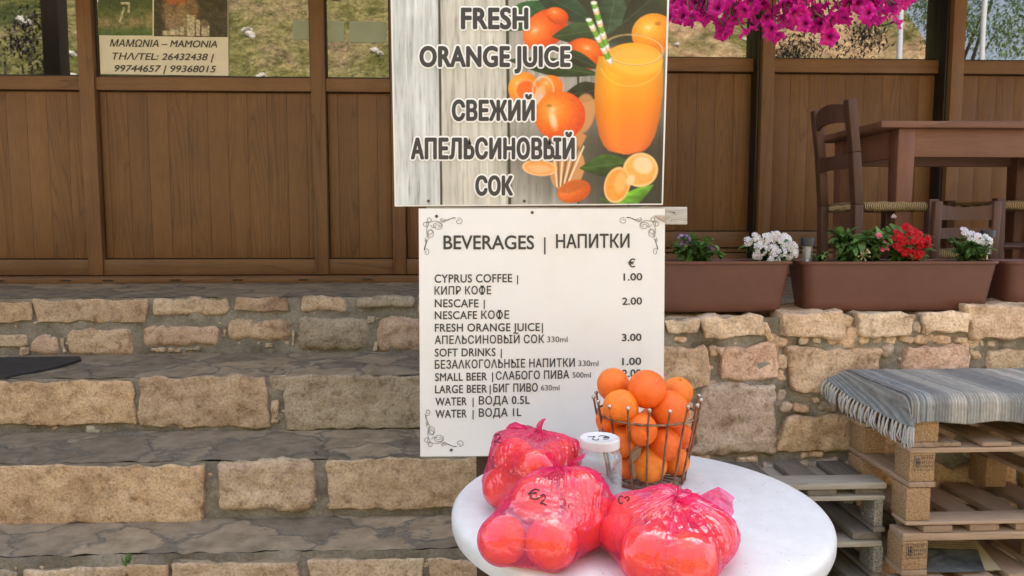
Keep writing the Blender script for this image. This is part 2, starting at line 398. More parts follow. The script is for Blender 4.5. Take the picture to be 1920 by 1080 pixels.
def m_film():
    """thin pink polythene; tint.r = how many layers are gathered there"""
    m, t, o = nt('pink_plastic_film'); v = coords(t); sp = nd(t, 'ShaderNodeSeparateColor'); t.links.new(tintnode(t), sp.inputs[0]); k = sp.outputs[0]
    tr = nd(t, 'ShaderNodeBsdfTransparent'); t.links.new(mixc(t, (1.0, .62, .70), (.98, .03, .26), k), tr.inputs[0])
    cr = bump(t, tex(t, v, 11, 2, .5, 1.4), .8, .014); cr = bump(t, tex(t, v, 38, 2, .5, 1.5), .25, .004, cr)
    fc = mixc(t, (1.0, .12, .36), (.84, .010, .20), k); p = bsdf(t, None, fc, .35, cr, .2); tl = nd(t, 'ShaderNodeBsdfTranslucent'); t.links.new(fc, tl.inputs[0])
    a = nd(t, 'ShaderNodeMixShader'); a.inputs[0].default_value = .45; t.links.new(p.outputs[0], a.inputs[1]); t.links.new(tl.outputs[0], a.inputs[2])
    lw = nd(t, 'ShaderNodeLayerWeight'); lw.inputs[0].default_value = .3
    ma = nd(t, 'ShaderNodeMath', operation='MULTIPLY_ADD'); ma.inputs[1].default_value = .62; t.links.new(k, ma.inputs[0])
    rm = nd(t, 'ShaderNodeMapRange'); rm.inputs[3].default_value = .08; rm.inputs[4].default_value = .34; t.links.new(lw.outputs['Facing'], rm.inputs[0]); t.links.new(rm.outputs[0], ma.inputs[2])
    mx = nd(t, 'ShaderNodeMixShader'); t.links.new(ma.outputs[0], mx.inputs[0]); t.links.new(tr.outputs[0], mx.inputs[1]); t.links.new(a.outputs[0], mx.inputs[2])
    gl = nd(t, 'ShaderNodeBsdfGlossy'); gl.inputs['Roughness'].default_value = .17; gl.inputs[0].default_value = (1, .92, .95, 1); t.links.new(cr, gl.inputs['Normal'])
    fz = nd(t, 'ShaderNodeMapRange'); fz.inputs[3].default_value = .05; fz.inputs[4].default_value = .18; t.links.new(lw.outputs['Facing'], fz.inputs[0])
    m2 = nd(t, 'ShaderNodeMixShader'); t.links.new(fz.outputs[0], m2.inputs[0]); t.links.new(mx.outputs[0], m2.inputs[1]); t.links.new(gl.outputs[0], m2.inputs[2])
    t.links.new(m2.outputs[0], o.inputs[0]); return m
M['film'] = m_film()
def m_clear(name, tint=(.96, .97, .96), haze=.03, rough=.02):
    m, t, o = nt(name); tr = nd(t, 'ShaderNodeBsdfTransparent'); tr.inputs[0].default_value = (*tint, 1)
    gl = nd(t, 'ShaderNodeBsdfGlossy'); gl.inputs['Roughness'].default_value = rough
    lw = nd(t, 'ShaderNodeLayerWeight'); lw.inputs[0].default_value = .5; pw = nd(t, 'ShaderNodeMath', operation='POWER'); pw.inputs[1].default_value = 3; t.links.new(lw.outputs['Facing'], pw.inputs[0])
    df = nd(t, 'ShaderNodeBsdfDiffuse'); df.inputs[0].default_value = (.72, .74, .74, 1); v = coords(t)
    hzf = nd(t, 'ShaderNodeMath', operation='MULTIPLY_ADD'); hzf.inputs[1].default_value = .45; hzf.inputs[2].default_value = haze; t.links.new(pw.outputs[0], hzf.inputs[0])
    m0 = nd(t, 'ShaderNodeMixShader'); t.links.new(hzf.outputs[0], m0.inputs[0]); t.links.new(tr.outputs[0], m0.inputs[1]); t.links.new(df.outputs[0], m0.inputs[2])
    fz = nd(t, 'ShaderNodeMapRange'); fz.inputs[3].default_value = .05; fz.inputs[4].default_value = .7; t.links.new(pw.outputs[0], fz.inputs[0]); mx = nd(t, 'ShaderNodeMixShader')
    t.links.new(fz.outputs[0], mx.inputs[0]); t.links.new(m0.outputs[0], mx.inputs[1]); t.links.new(gl.outputs[0], mx.inputs[2]); t.links.new(mx.outputs[0], o.inputs[0]); return m
M['jarglass'] = m_clear('jar_glass', (.90, .92, .915), .07)
def m_pane():
    m, t, o = nt('dark_window_glass'); v = coords(t, (1, 1, 1))
    n = bump(t, tex(t, v, 1.1, 2), .012, .05)
    bsdf(t, o, (.014, .014, .011), .015, n, .5, IOR=2.4); return m
M['pane'] = m_pane()
M['gasket'] = m_plain('black_gasket', (.010, .008, .007), .5)
def m_metal(name, c, rough): 
    m, t, o = nt(name); v = coords(t)
    cc = mixc(t, c, ramp(t, tex(t, v, 60, 5), [(.35, (.55, .42, .32)), (.6, (1, 1, 1))]), 1, 'MULTIPLY')
    bsdf(t, o, cc, rough, None, .5, Metallic=.85); return m
M['wire'] = m_metal('rusty_wire', (.30, .19, .115), .45)
M['steel'] = m_metal('bright_steel', (.52, .48, .44), .25)
M['solarcap'] = m_plain('dark_solar_cap', (.018, .022, .03), .4)
def m_rush():
    m, t, o = nt('woven_rush'); v = coords(t, (1, 1, 1)); w = nd(t, 'ShaderNodeTexWave'); w.inputs['Scale'].default_value = 42; w.inputs['Distortion'].default_value = 2.5
    t.links.new(v, w.inputs[0]); c = ramp(t, w.outputs['Fac'], [(.1, (.10, .06, .025)), (.6, (.42, .30, .15))])
    bsdf(t, o, c, .8, bump(t, w.outputs['Fac'], .8, .006), .2); return m
M['rush'] = m_rush()
def m_rug():
    m, t, o = nt('rag_rug_weave'); v = coords(t, (1, 1, 1), False); c = tintnode(t)
    c = mixc(t, c, ramp(t, tex(t, v, 45, 5, .7), [(.3, (.78, .79, .8)), (.65, (1.06, 1.06, 1.05))]), 1, 'MULTIPLY')
    w = nd(t, 'ShaderNodeTexWave', bands_direction='X'); w.inputs['Scale'].default_value = 34; w.inputs['Distortion'].default_value = 1.2; w.inputs['Detail Scale'].default_value = 6; t.links.new(v, w.inputs[0])
    w2 = nd(t, 'ShaderNodeTexWave', bands_direction='Y'); w2.inputs['Scale'].default_value = 46; w2.inputs['Distortion'].default_value = .8; t.links.new(v, w2.inputs[0])
    c = mixc(t, c, ramp(t, w.outputs['Fac'], [(.0, (.72, .73, .75)), (.5, (1, 1, 1))]), .8, 'MULTIPLY')
    n = bump(t, w.outputs['Fac'], .9, .006); n = bump(t, w2.outputs['Fac'], .35, .004, n)
    bsdf(t, o, c, .95, n, .1); return m
M['rug'] = m_rug()
M['yarn'] = m_noise('cotton_yarn', [(.3, (.38, .37, .35)), (.7, (.55, .54, .51))], 60, .95, ((200, .4, .002),), spec=.1)
def m_print(name, rough=.35):
    m, t, o = nt(name); bsdf(t, o, tintnode(t), rough, None, .45); return m
M['print'] = m_print('printed_sign_face')
M['photo'] = m_print('printed_photo', .3)
M['paper'] = m_plain('cream_paper', (.66, .60, .47), .6)
M['news'] = m_noise('newsprint', [(.3, (.42, .34, .20)), (.7, (.58, .48, .30))], 8, .9, ((40, .2, .004),), spec=.1)
M['newsdark'] = m_noise('newsprint_photo', [(.35, (.05, .055, .055)), (.65, (.16, .165, .155))], 12, .9, spec=.1)
# ------------------------------------------------------------------ ground, hillside, porch floor
YL, YR = 4.40, 4.70              # planes of the left (sliding door) and right (fixed) shop front
YW = 2.45                        # face of the retaining wall
FLOOR = 0.95
ZT = 0.716                       # table top
M['earth'] = m_noise('packed_earth', [(.3, (.20, .178, .15)), (.5, (.30, .275, .24)), (.7, (.38, .355, .32))], .8, .95, ((12, .6, .02),), spec=.1, fine=(18, (.8, .8, .8), (1.1, 1.1, 1.1)), rnd=False)
mb = MB()
sheet(mb, lambda u, v: Vector((-110 + 220 * u, -150 + 230 * v, 0)), 20, 20)
tag(mb.build('ground', M['earth'], origin=(0, 0, 0)), kind='structure')

def m_hill():
    m, t, o = nt('dry_hillside'); v = coords(t, (1, 1, 1), False)
    c = ramp(t, tex(t, v, .35, 8, .7), [(.34, (.07, .09, .025)), (.44, (.19, .18, .055)), (.53, (.31, .265, .105)), (.64, (.36, .26, .15))])
    c = mixc(t, c, ramp(t, tex(t, v, 2.6, 9, .75), [(.36, (.34, .38, .26)), (.52, (1, 1, 1)), (.68, (1.35, 1.3, 1.2))]), 1, 'MULTIPLY')
    c = mixc(t, c, ramp(t, tex(t, v, 9, 8, .8), [(.36, (.40, .42, .32)), (.54, (.92, .92, .9)), (.68, (1.3, 1.25, 1.15))]), 1, 'MULTIPLY'); c = mixc(t, c, ramp(t, tex(t, v, 16, 3, .6), [(.66, (0, 0, 0)), (.7, (.42, .40, .36))]), 1, 'ADD')
    vo = nd(t, 'ShaderNodeTexVoronoi'); vo.inputs['Scale'].default_value = 1.7; vo.inputs['Randomness'].default_value = 1; t.links.new(v, vo.inputs['Vector'])
    sx = nd(t, 'ShaderNodeSeparateXYZ'); t.links.new(v, sx.inputs[0])
    # bare orange earth on the right-hand bank
    mr = nd(t, 'ShaderNodeMapRange'); mr.inputs[1].default_value = .5; mr.inputs[2].default_value = 4.5; t.links.new(sx.outputs[0], mr.inputs[0])
    nz = tex(t, v, .5, 5); ad = nd(t, 'ShaderNodeMath', operation='MULTIPLY'); t.links.new(mr.outputs[0], ad.inputs[0]); t.links.new(ramp(t, nz, [(.38, (0, 0, 0)), (.52, (1, 1, 1))]), ad.inputs[1])
    rock = ramp(t, tex(t, v, 1.6, 8, .7, .5), [(.3, (.20, .12, .06)), (.5, (.50, .33, .18)), (.7, (.66, .48, .29))])
    c = mixc(t, c, rock, ad.outputs[0])
    c = mixc(t, c, ramp(t, tex(t, v, 5.5, 9, .85), [(.36, (.38, .36, .30)), (.5, (1, 1, 1)), (.64, (1.5, 1.45, 1.35))]), 1, 'MULTIPLY')
    n = bump(t, tex(t, v, 2.2, 9, .75), 1, .25)
    bsdf(t, o, c, .95, n, .1); return m
mb = MB()
def hillf(u, v):
    x = -45 + 90 * u; d = 34 * v ** 1.3; y = -6.5 - d
    s = .90 - .78 * max(0, min(1, (x - 14.5) / 4.5))       # the bank is lower towards the right
    z = d * s * (1 if d < 16 else 1) - .15
    z += .5 * fr((x * .35, y * .35, 2)) * min(1, d) + .14 * fr((x * 1.6, y * 1.6, 5)) * min(1, d)
    return Vector((x, y, min(z, 17)))
sheet(mb, hillf, 150, 90)
tag(mb.build('hillside', m_hill(), origin=(0, -20, 0), sharp=0), kind='structure')

mb = MB()
sheet(mb, lambda u, v: Vector((-5 + 11 * u, 2.62 + 2.3 * v if u > .49 else 3.50 + 1.4 * v, FLOOR - .006 + .003 * fr((u * 30, v * 8, 0)))), 60, 14)
tag(mb.build('porch_floor', M['tread'], origin=(0, 3.5, FLOOR), sharp=0), kind='structure')

# pale boulders and shrubs on the bank across the way
rk = MB(); rbox(rk, (-.3, -.25, -.15), (.3, .25, .2), .2, (5, 5, 4), 3, .09, 4, tint=(.62, .58, .50))
M['rock'] = m_noise('pale_rock', [(.3, (.34, .30, .24)), (.7, (.60, .55, .47))], 4, .9, ((14, .7, .02),), spec=.1)
rock0 = None
rs = random.Random(5)
for k in range(110):
    x = rs.uniform(-14, 9); y = rs.uniform(-19, -9); d = -6.5 - y; u = (x + 45) / 90; v = (d / 34) ** (1 / 1.3)
    p = hillf(u, v); s = rs.uniform(.12, .8) ** 1.5 + .08
    if rock0 is None: o = rock0 = rk.build('boulder', M['rock'], origin=(0, 0, 0)); o.location = p
    else: o = rock0.copy(); col.objects.link(o); o.location = p
    o.rotation_euler = (rs.uniform(0, 1), rs.uniform(0, 1), rs.uniform(0, 6)); o.scale = (s, s, s)
    tag(o, 'pale boulder lying on the dry grassy bank mirrored in the windows', 'boulder', 'boulders on the bank')
def tree(loc, h, r, n, label, seed, name='olive_tree', lv=.085, cat='tree', lm='leafpale'):
    g = random.Random(seed); t = thing(name, label, cat, loc, 'trees across the way'); L = Vector(loc)
    tk = MB(); tube(tk, [L, L + Vector((.1, 0, h * .3)), L + Vector((-.05, .1, h * .62))], [.12, .09, .05], 8)
    for k in range(6):
        a = g.uniform(0, 6.28); tube(tk, [L + Vector((0, 0, h * g.uniform(.25, .55))), L + Vector((math.cos(a) * r * .6, math.sin(a) * r * .6, h * g.uniform(.6, .85)))], [.05, .015], 6)
    tk.build('trunk', M['postwood'], t)
    cr = MB()
    cl = [(L + Vector((g.uniform(-r, r) * .75, g.uniform(-r, r) * .75, h * g.uniform(.45, .95)))) for _ in range(14)]
    for k in range(n):
        c = g.choice(cl); v = Vector((g.gauss(0, 1), g.gauss(0, 1), g.gauss(0, .8))) * r * .22
        leaf(cr, c + v, Vector((g.gauss(0, 1), g.gauss(0, 1), g.gauss(-.2, .6))), Vector((0, 0, 1)), lv, lv * .4, .3, tint=(g.uniform(.7, 1.3),) * 3, rows=2)
    cr.build('crown', M[lm], t, smooth=False); return t
tree((9.6, -5.6, 0), 7.6, 1.3, 9500, 'leafy pale green tree across the way, mirrored in the far right window', 3)
tree((12.6, -6.2, 0), 8.2, 1.7, 10500, 'taller pale green tree right of the leafy one across the way', 4)
tree((-7.5, -3.4, 0), 5.0, .8, 3000, 'slim dark bushy tree across the way, mirrored at the left edge', 9, 'mirrored_tree', .09, 'tree', 'darkleaf')
tree((5.3, -2.8, 0), 4.75, .85, 6500, 'slim dark bushy tree across the way, mirrored above the porch chair', 11, 'mirrored_tree', .075, 'tree', 'darkleaf')  # made-up tree; its dark reflection stands in for the plant inside the window
for i, (px, y) in enumerate([(7.1, -3.2), (8.6, -3.3)]):
    mb = MB(); tube(mb, [(px, y, 0), (px, y, 6.6)], .045, 10); ball(mb, (px, y, 6.63), .08)  # added poles, mirrored as the white strips of the inner window frames
    tag(mb.build('mirrored_pole', M['white']), ('thin white pole across the way, mirrored in the window above the porch chair', 'thin white pole across the way, mirrored in the far right window')[i], 'pole')  # added poles, mirrored as white strips

# ------------------------------------------------------------------ the cafe front
cafe = thing('cafe_building', 'timber and glass cafe front with brown plank panels above the stone steps', 'building', (0, YL, FLOOR))
mb = MB(); rbox(mb, (-9, 4.86, 0), (9, 10, 6.6), .02); mb.build('wall', M['mortar'], cafe)  # unseen upper block, its height set to keep the sun off the front
mb = MB(); rbox(mb, (-8, 2.62, 3.35), (8, 4.85, 3.5), .01); mb.build('shade_roof', M['frame'], cafe)  # unseen overhang, lengthened to darken the porch
mb = MB(); rbox(mb, (-8, 4.44, 2.86), (8, 4.85, 3.34), .01); mb.build('lintel', M['frameh'], cafe)
def xpost(x0, x1, y0, y1, z0, z1):
    m_ = MB(); rbox(m_, (x0, y0, z0), (x1, y1, z1), .004, tint=(random.random(),) * 3); m_.build('post', M['frame'], cafe)
def railx(x0, x1, y0, y1, z0, z1, name='rail'):
    m_ = MB(); rbox(m_, (x0, y0, z0), (x1, y1, z1), .004, tint=(random.random(),) * 3); m_.build(name, M['frameh'], cafe)
def panel(x0, x1, y, z0, z1, w, px_off=0.0):
    m_ = MB(); rbox(m_, (x0, y + .02, z0), (x1, y + .03, z1), .0, mi=1)
    x = x0 + .006 + px_off * w - (w if px_off > 0 else 0)
    while x < x1 - .006:
        a = max(x + .0006, x0 + .006); b = min(x + w - .0006, x1 - .006)
        if b - a > .01: rbox(m_, (a, y, z0 + .006), (b, y + .018, z1 - .006), .0012, tint=(random.random(), random.random(), random.random()))
        x += w
    m_.build('panel', [M['panel'], M['gasket']], cafe)
def pane(x0, x1, y, z0, z1):
    m_ = MB(); rbox(m_, (x0 + .008, y, z0 + .008), (x1 - .008, y + .012, z1 - .008), 0)
    w = MB(); 
    for (a, b) in (((x0, y - .004, z0), (x1, y + .02, z0 + .012)), ((x0, y - .004, z1 - .012), (x1, y + .02, z1)), ((x0, y - .004, z0 + .012), (x0 + .012, y + .02, z1 - .012)), ((x1 - .012, y - .004, z0 + .012), (x1, y + .02, z1 - .012))):
        rbox(w, a, b, .002)
    f = w.build('window', M['gasket'], cafe); m_.build('glass_pane', M['pane'], f)
# left: sliding doors
zs0, zs1 = Z(171, YL, 390), Z(146, YL, 390)       # sill rail
zb0, zb1 = Z(515, YL, 390), Z(486, YL, 390)       # bottom rail
ZTOP = 2.86
pl = [(-640, -612), (-215, -187), (160, 188), (588, 614), (735, 760)]
xs = [(X(a, YL, 300), X(b, YL, 300)) for a, b in pl]
for (a, b) in xs: xpost(a, b, YL - .03, YL + .05, zb0, ZTOP)
ends = xs + [(.45, .53)]
for i in range(len(ends) - 1):
    x0, x1 = ends[i][1], ends[i + 1][0]
    railx(x0, x1, YL - .018, YL + .045, zs0, zs1, 'sill_rail'); railx(x0, x1, YL - .018, YL + .045, zb0, zb1, 'bottom_rail')
    panel(x0, x1, YL + .012, zb1, zs0, .112, (0, .2, .35, .5, .1)[i])
    pane(x0, x1, YL + .012, zs1, ZTOP - .002)
xpost(.45, .53, YL - .03, YR + .1, FLOOR, ZTOP)
railx(-4, .44, YL - .075, YL + .03, FLOOR + .022, zb0 - .004, 'threshold')
railx(-4, .44, YL - .105, YL - .076, FLOOR - .004, FLOOR + .03, 'door_track')
mb = MB()
for px in (5, 130, 208, 333, 450, 572, 690):
    x = X(px, YL - .07, 522); rbox(mb, (x - .028, YL - .109, FLOOR + .012), (x + .028, YL - .104, FLOOR + .020), 0)
mb.build('drain_slot', M['gasket'], cafe)
# right: fixed front, a little further back
zr0, zr1 = Z(138, YR, 1600), Z(113, YR, 1600)
zq0, zq1 = Z(463, YR, 1600), Z(434, YR, 1600)
pr = [(X(1425, 4.56, 300), X(1448, 4.56, 300)), (X(1776, 4.56, 300), X(1799, 4.56, 300)), (X(2150, 4.56, 300), X(2173, 4.56, 300)), (X(2520, 4.56, 300), X(2543, 4.56, 300))]
for (a, b) in pr:
    xpost(a, b, 4.56, YR + .06, FLOOR, ZTOP); m_ = MB(); rbox(m_, (a - .016, 4.60, FLOOR), (a - .001, YR + .05, ZTOP), .002); m_.build('shade_strip', M['gasket'], cafe)  # black strip painted in for the shaded left side of each post
ends = [(.45, .53)] + pr
for i in range(len(ends) - 1):
    x0, x1 = ends[i][1], ends[i + 1][0]
    railx(x0, x1, YR - .03, YR + .04, zr0, zr1, 'sill_rail'); railx(x0, x1, YR - .03, YR + .04, zq0, zq1, 'bottom_rail')
    panel(x0, x1, YR + .005, zq1, zr0, .118, .3 * i); pane(x0, x1, YR + .005, zr1, ZTOP - .002)
    m_ = MB(); z = FLOOR
    while z < zq0 - .01:
        z2 = min(z + .075, zq0 - .004); rbox(m_, (x0, YR - .01 + .008 * random.random(), z + .003), (x1, YR + .03, z2 - .003), .004, tint=(random.random() * .5,) * 3); z += .075
    m_.build('base_boards', M['frameh'], cafe)
xpost(2.9 if False else 6.4, 6.5, 4.5, 4.8, FLOOR, ZTOP)

# veranda post whose reflection darkens the left window
mb = MB(); rbox(mb, (-3.65, 2.10, 0), (-3.51, 2.26, 3.34), .01, tint=(.3, .3, .3))
tag(mb.build('veranda_post', M['postwood']), 'dark square veranda post left of the steps', 'post')
# notice with two photographs, stuck on the glass
YN = YL + .007
note = thing('notice', 'cream notice with two photographs and telephone numbers on the left window', 'notice', onY(306, 141, YN))

# ------------------------------------------------------------------ stone steps
XE = X(985, 2.6, 800)            # the flight ends behind the signs
steps = thing('stone_staircase', 'worn flight of stone steps with grey mortar joints left of the signs', 'steps', (-.8, 2.9, 0))
def tn(r, g, b, j=.06):
    f = random.uniform(1 - j, 1 + j); return (r * f, g * f, b * f)
TAN = (.62, .49, .37); ORG = (.68, .51, .355); PNK = (.63, .48, .39); GRY = (.48, .42, .35); LGT = (.70, .58, .45)
def step(yf, ztop, zbot, stones, depth, yback):
    m_ = MB()
    # mortar body: rough riser, flagged tread
    sheet(m_, lambda u, v: Vector((-3.2 + (XE + 3.2) * u, yf + .001 + .012 * fr((u * 60, v * 6, ztop * 9)), zbot - .02 + (ztop - .004 - zbot + .02) * v)), 190, 14)
    sheet(m_, lambda u, v: Vector((-3.2 + (XE + 3.2) * u, yf + .001 + (yback - yf) * v + (.012 * fr((u * 60, 6, ztop * 9)) if v == 0 else 0), ztop - .002 + .005 * fr((u * 50, v * 7, ztop * 3)))), 190, 18, mi=1)
    rbox(m_, (XE - .01, yf + .03, zbot - .02), (XE, yback, ztop - .01), .002)
    st = m_.build('step', [M['step_mortar'], M['tread']], steps, sharp=0)
    s_ = MB()
    for q in stones:
        (x0, y0, x1, y1), tc_ = q[:4], q[4]; pr_ = q[5] if len(q) > 5 else .012; dp = q[6] if len(q) > 6 else depth; rr = q[7] if len(q) > 7 else .006
        xm = (x0 + x1) / 2; a = X(x0, yf, (y0 + y1) / 2); b = X(x1, yf, (y0 + y1) / 2)
        zt_ = min(Z(y0, yf, xm), ztop + .001); zb_ = Z(y1, yf, xm); w = b - a; h = zt_ - zb_
        k1 = [random.uniform(-.05, .05) for _ in range(4)]; c = Vector(((a + b) / 2, yf, (zt_ + zb_) / 2))
        istop = zt_ > ztop - .02
        def warp(p, c=c, w=w, h=h, k1=k1, istop=istop):
            u = (p.x - c.x) / w * 2; v = (p.z - c.z) / h * 2
            dz = h * .5 * (k1[0] * u * (v if v < 0 or not istop else 0))
            return Vector((p.x + w * .3 * k1[1] * v * abs(u) * u, p.y, p.z + dz + (.006 * noise.noise(Vector((p.x * 7, p.z * 3, 4))))))
        rbox(s_, (a, yf - pr_, zb_), (b, yf + dp, zt_), min(rr, h * .3), (max(6, int(w / .016)), max(4, int(dp / .03)), max(5, int(h / .012))), 2, .0080, 22, tint=tn(*tc_, .1), warp=warp, topmi=1, topy=yf + .02)
    # chips and gravel pressed into the joints
    for k in range(70):
        x = random.uniform(-2.2, XE - .1); z = random.uniform(zbot + .01, ztop - .03); w = random.uniform(.004, .014); h = random.uniform(.003, .009); a = random.uniform(-.6, .6)
        rbox(s_, (x - w, yf - random.uniform(.000, .005), z - h), (x + w, yf + .02, z + h), h * .6, (3, 2, 3), 1, .003, 40, tint=tn(*random.choice((LGT, GRY, TAN)), .2), rot=None, warp=lambda p, x=x, z=z, a=a: Vector((x + (p.x - x) * math.cos(a) - (p.z - z) * math.sin(a), p.y, z + (p.x - x) * math.sin(a) + (p.z - z) * math.cos(a))))
    s_.build('facing_stones', [M['stone'], M['tread']], st, sharp=0)
    return st
B = 1.02
step(3.47, FLOOR, .69, [
    (-330, 567, -130, 603, TAN), (-120, 566, -8, 606, PNK), (-5, 566, 62, 602, ORG), (69, 562, 277, 603, TAN), (283, 558, 431, 592, LGT, .012, .2, .03), (442, 555, 541, 583, TAN), (563, 553, 652, 585, TAN, .012, .2, .03), (667, 551, 777, 577, GRY, .02, .2, .02), (785, 550, 900, 590, TAN), (910, 550, 1060, 592, PNK),
    (-300, 620, -130, 668, GRY), (-115, 615, -20, 666, TAN), (-10, 628, 50, 648, LGT), (58, 631, 114, 665, PNK, .012, .2, .03), (125, 614, 250, 667, TAN, .014, .2, .03), (267, 609, 414, 650, PNK, .012, .2, .03), (425, 598, 546, 640, TAN, .012, .2, .03), (554, 592, 696, 662, GRY, .018, .2, .05), (704, 594, 800, 660, PNK, .012, .2, .04), (812, 596, 930, 655, TAN), (940, 598, 1060, 650, TAN),
    (283, 652, 312, 659, LGT, .01, .04, .006), (318, 651, 340, 657, LGT, .01, .04, .006), (350, 650, 375, 656, GRY, .01, .04, .006), (500, 643, 515, 652, LGT, .01, .04, .006), (418, 615, 424, 632, LGT, .01, .04, .004), (547, 620, 552, 648, LGT, .01, .04, .004), (36, 650, 56, 666, LGT, .01, .04, .006), (116, 632, 123, 662, LGT, .01, .04, .004), (700, 640, 708, 656, LGT, .01, .04, .004), (690, 592, 706, 604, GRY, .01, .04, .004)], .10, 5.0)
step(2.93, .69, .475, [
    (-420, 713, -12, 796, TAN), (-4, 713, 254, 796, ORG, .014), (262, 704, 504, 799, TAN), (507, 702, 541, 732, GRY, .008, .1), (509, 750, 523, 792, LGT, .006, .06), (535, 697, 850, 802, GRY, .014), (862, 697, 1080, 800, TAN)], .27, 3.6)
step(2.55, .475, .27, [
    (-420, 872, -30, 978, TAN), (-22, 871, 382, 978, ORG, .018), (408, 858, 590, 958, LGT, .022, .22, .03), (617, 857, 895, 951, TAN, .016), (908, 856, 1100, 950, PNK)], .20, 3.0)
step(2.28, .27, .0, [
    (-260, 1068, -20, 1200, TAN), (-12, 1064, 40, 1170, GRY), (48, 1062, 236, 1180, LGT), (244, 1058, 318, 1180, ORG), (328, 1051, 562, 1190, TAN, .02), (582, 1047, 792, 1190, LGT), (803, 1047, 960, 1180, TAN), (970, 1047, 1150, 1180, TAN)], .20, 2.62)
# shadow painted as a flat dark slab on the second tread, far left
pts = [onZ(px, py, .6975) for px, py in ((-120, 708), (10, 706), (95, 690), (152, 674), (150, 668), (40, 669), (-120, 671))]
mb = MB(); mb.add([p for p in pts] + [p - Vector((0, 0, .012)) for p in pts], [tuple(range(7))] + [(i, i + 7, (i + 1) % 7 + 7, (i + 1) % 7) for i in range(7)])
tag(mb.build('shadow_patch', m_noise('shadow_paint', [(.3, (.018, .018, .02)), (.7, (.045, .043, .042))], 14, .75, ((40, .5, .004),))), 'flat dark slate slab on the tread at the left edge', 'slab')  # no real slate: the flat slab stands for a shadow
mb = MB(); p = onZ(174, 806, .482); rbox(mb, p + Vector((-.028, -.01, -.012)), p + Vector((.028, .03, .022)), .014, (4, 3, 3), 2, .005, 20, tint=(1.1, 1.1, 1.05))
tag(mb.build('pale_pebble', M['rock']), 'small pale pebble in the mortar of the third tread', 'pebble')
# small weeds growing from the joints
def weed(px, py, z, n, L, label, spread=.03):
    p = onZ(px, py, z); m_ = MB()
    for k in range(n):
        q = p + Vector((random.uniform(-spread, spread), random.uniform(-.015, .015), 0))
        leaf(m_, q, Vector((random.gauss(0, .6), random.gauss(-.3, .4), 1)), Vector((0, -1, .3)), L * random.uniform(.5, 1.1), L * .22, .35, tint=(random.uniform(.6, 1.1),) * 3, rows=2)
    tag(m_.build('weed', M['leaf'], smooth=False), label, 'weed')
weed(824, 957, .272, 50, .035, 'small green weed at the foot of the riser beside the table', .04)
weed(238, 1058, .262, 12, .03, 'tiny green weed in a joint at the lower left', .006)

# ------------------------------------------------------------------ retaining wall on the right
rw = thing('retaining_wall', 'rubble stone retaining wall with pale mortar under the brown planters', 'wall', (2, YW, 0))
mb = MB(); ZC = Z(594, YW, 1600)
def wallf(u, v):
    x = XE + 4.4 * u; z = -.02 + (ZC + .02) * v
    return Vector((x, YW + .001 + .024 * fr((x * 6, z * 6, 1), 5) + .012 * fr((x * 26, z * 26, 3)), z))
sheet(mb, wallf, 220, 90)
sheet(mb, lambda u, v: Vector((XE + 4.4 * u, YW + .03 + .35 * v, ZC - .012 + .008 * fr((u * 60, v * 6, 4)))), 120, 12)
rbox(mb, (XE, YW + .045, 0), (XE + .02, 3.46, FLOOR - .01), .002)
mb.build('mortar_core', M['mortar'], rw, sharp=0)
WT = (.92, .70, .52); WP = (.92, .66, .53); WG = (.72, .61, .54); WY = (.86, .67, .48); WL = (.98, .79, .61)
ws = [(1244, 596, 1307, 626, WL, .02, .5), (1314, 594, 1431, 630, WL, .022, .4), (1460, 583, 1577, 629, WT, .03, .6), (1604, 587, 1704, 627, WL, .025, .5), (1729, 587, 1809, 626, WL, .025, .5), (1812, 572, 1950, 634, WT, .035, .6), (1960, 576, 2100, 630, WT, .03, .5), (1100, 596, 1236, 628, WT, .02, .5),
      (1180, 650, 1328, 730, WT, .02, .3), (1347, 649, 1454, 709, WP, .022, .45), (1478, 650, 1646, 740, WT, .022, .3), (1686, 648, 1812, 740, WP, .02, .35), (1842, 650, 1960, 742, WY, .02, .35), (1980, 640, 2130, 745, WT, .02, .35),
      (1307, 716, 1451, 851, WG, .024, .4), (1462, 780, 1619, 842, WY, .022, .55), (1230, 745, 1296, 852, WP, .02, .5), (1640, 760, 1790, 850, WT, .02, .4), (1810, 765, 1960, 850, WG, .02, .4), (1985, 765, 2120, 850, WT, .02, .4),
      (1250, 870, 1400, 960, WT, .02, .4), (1420, 865, 1560, 950, WG, .02, .4), (1580, 865, 1700, 960, WY, .02, .4), (1740, 870, 1900, 975, WT, .02, .4), (1920, 870, 2050, 960, WT, .02, .4), (1400, 975, 1550, 1080, WT, .02, .4), (1570, 985, 1720, 1080, WP, .02, .4), (1740, 1000, 1900, 1090, WG, .02, .4), (1040, 640, 1170, 740, WT, .02, .4), (1040, 760, 1210, 850, WG, .02, .4)]
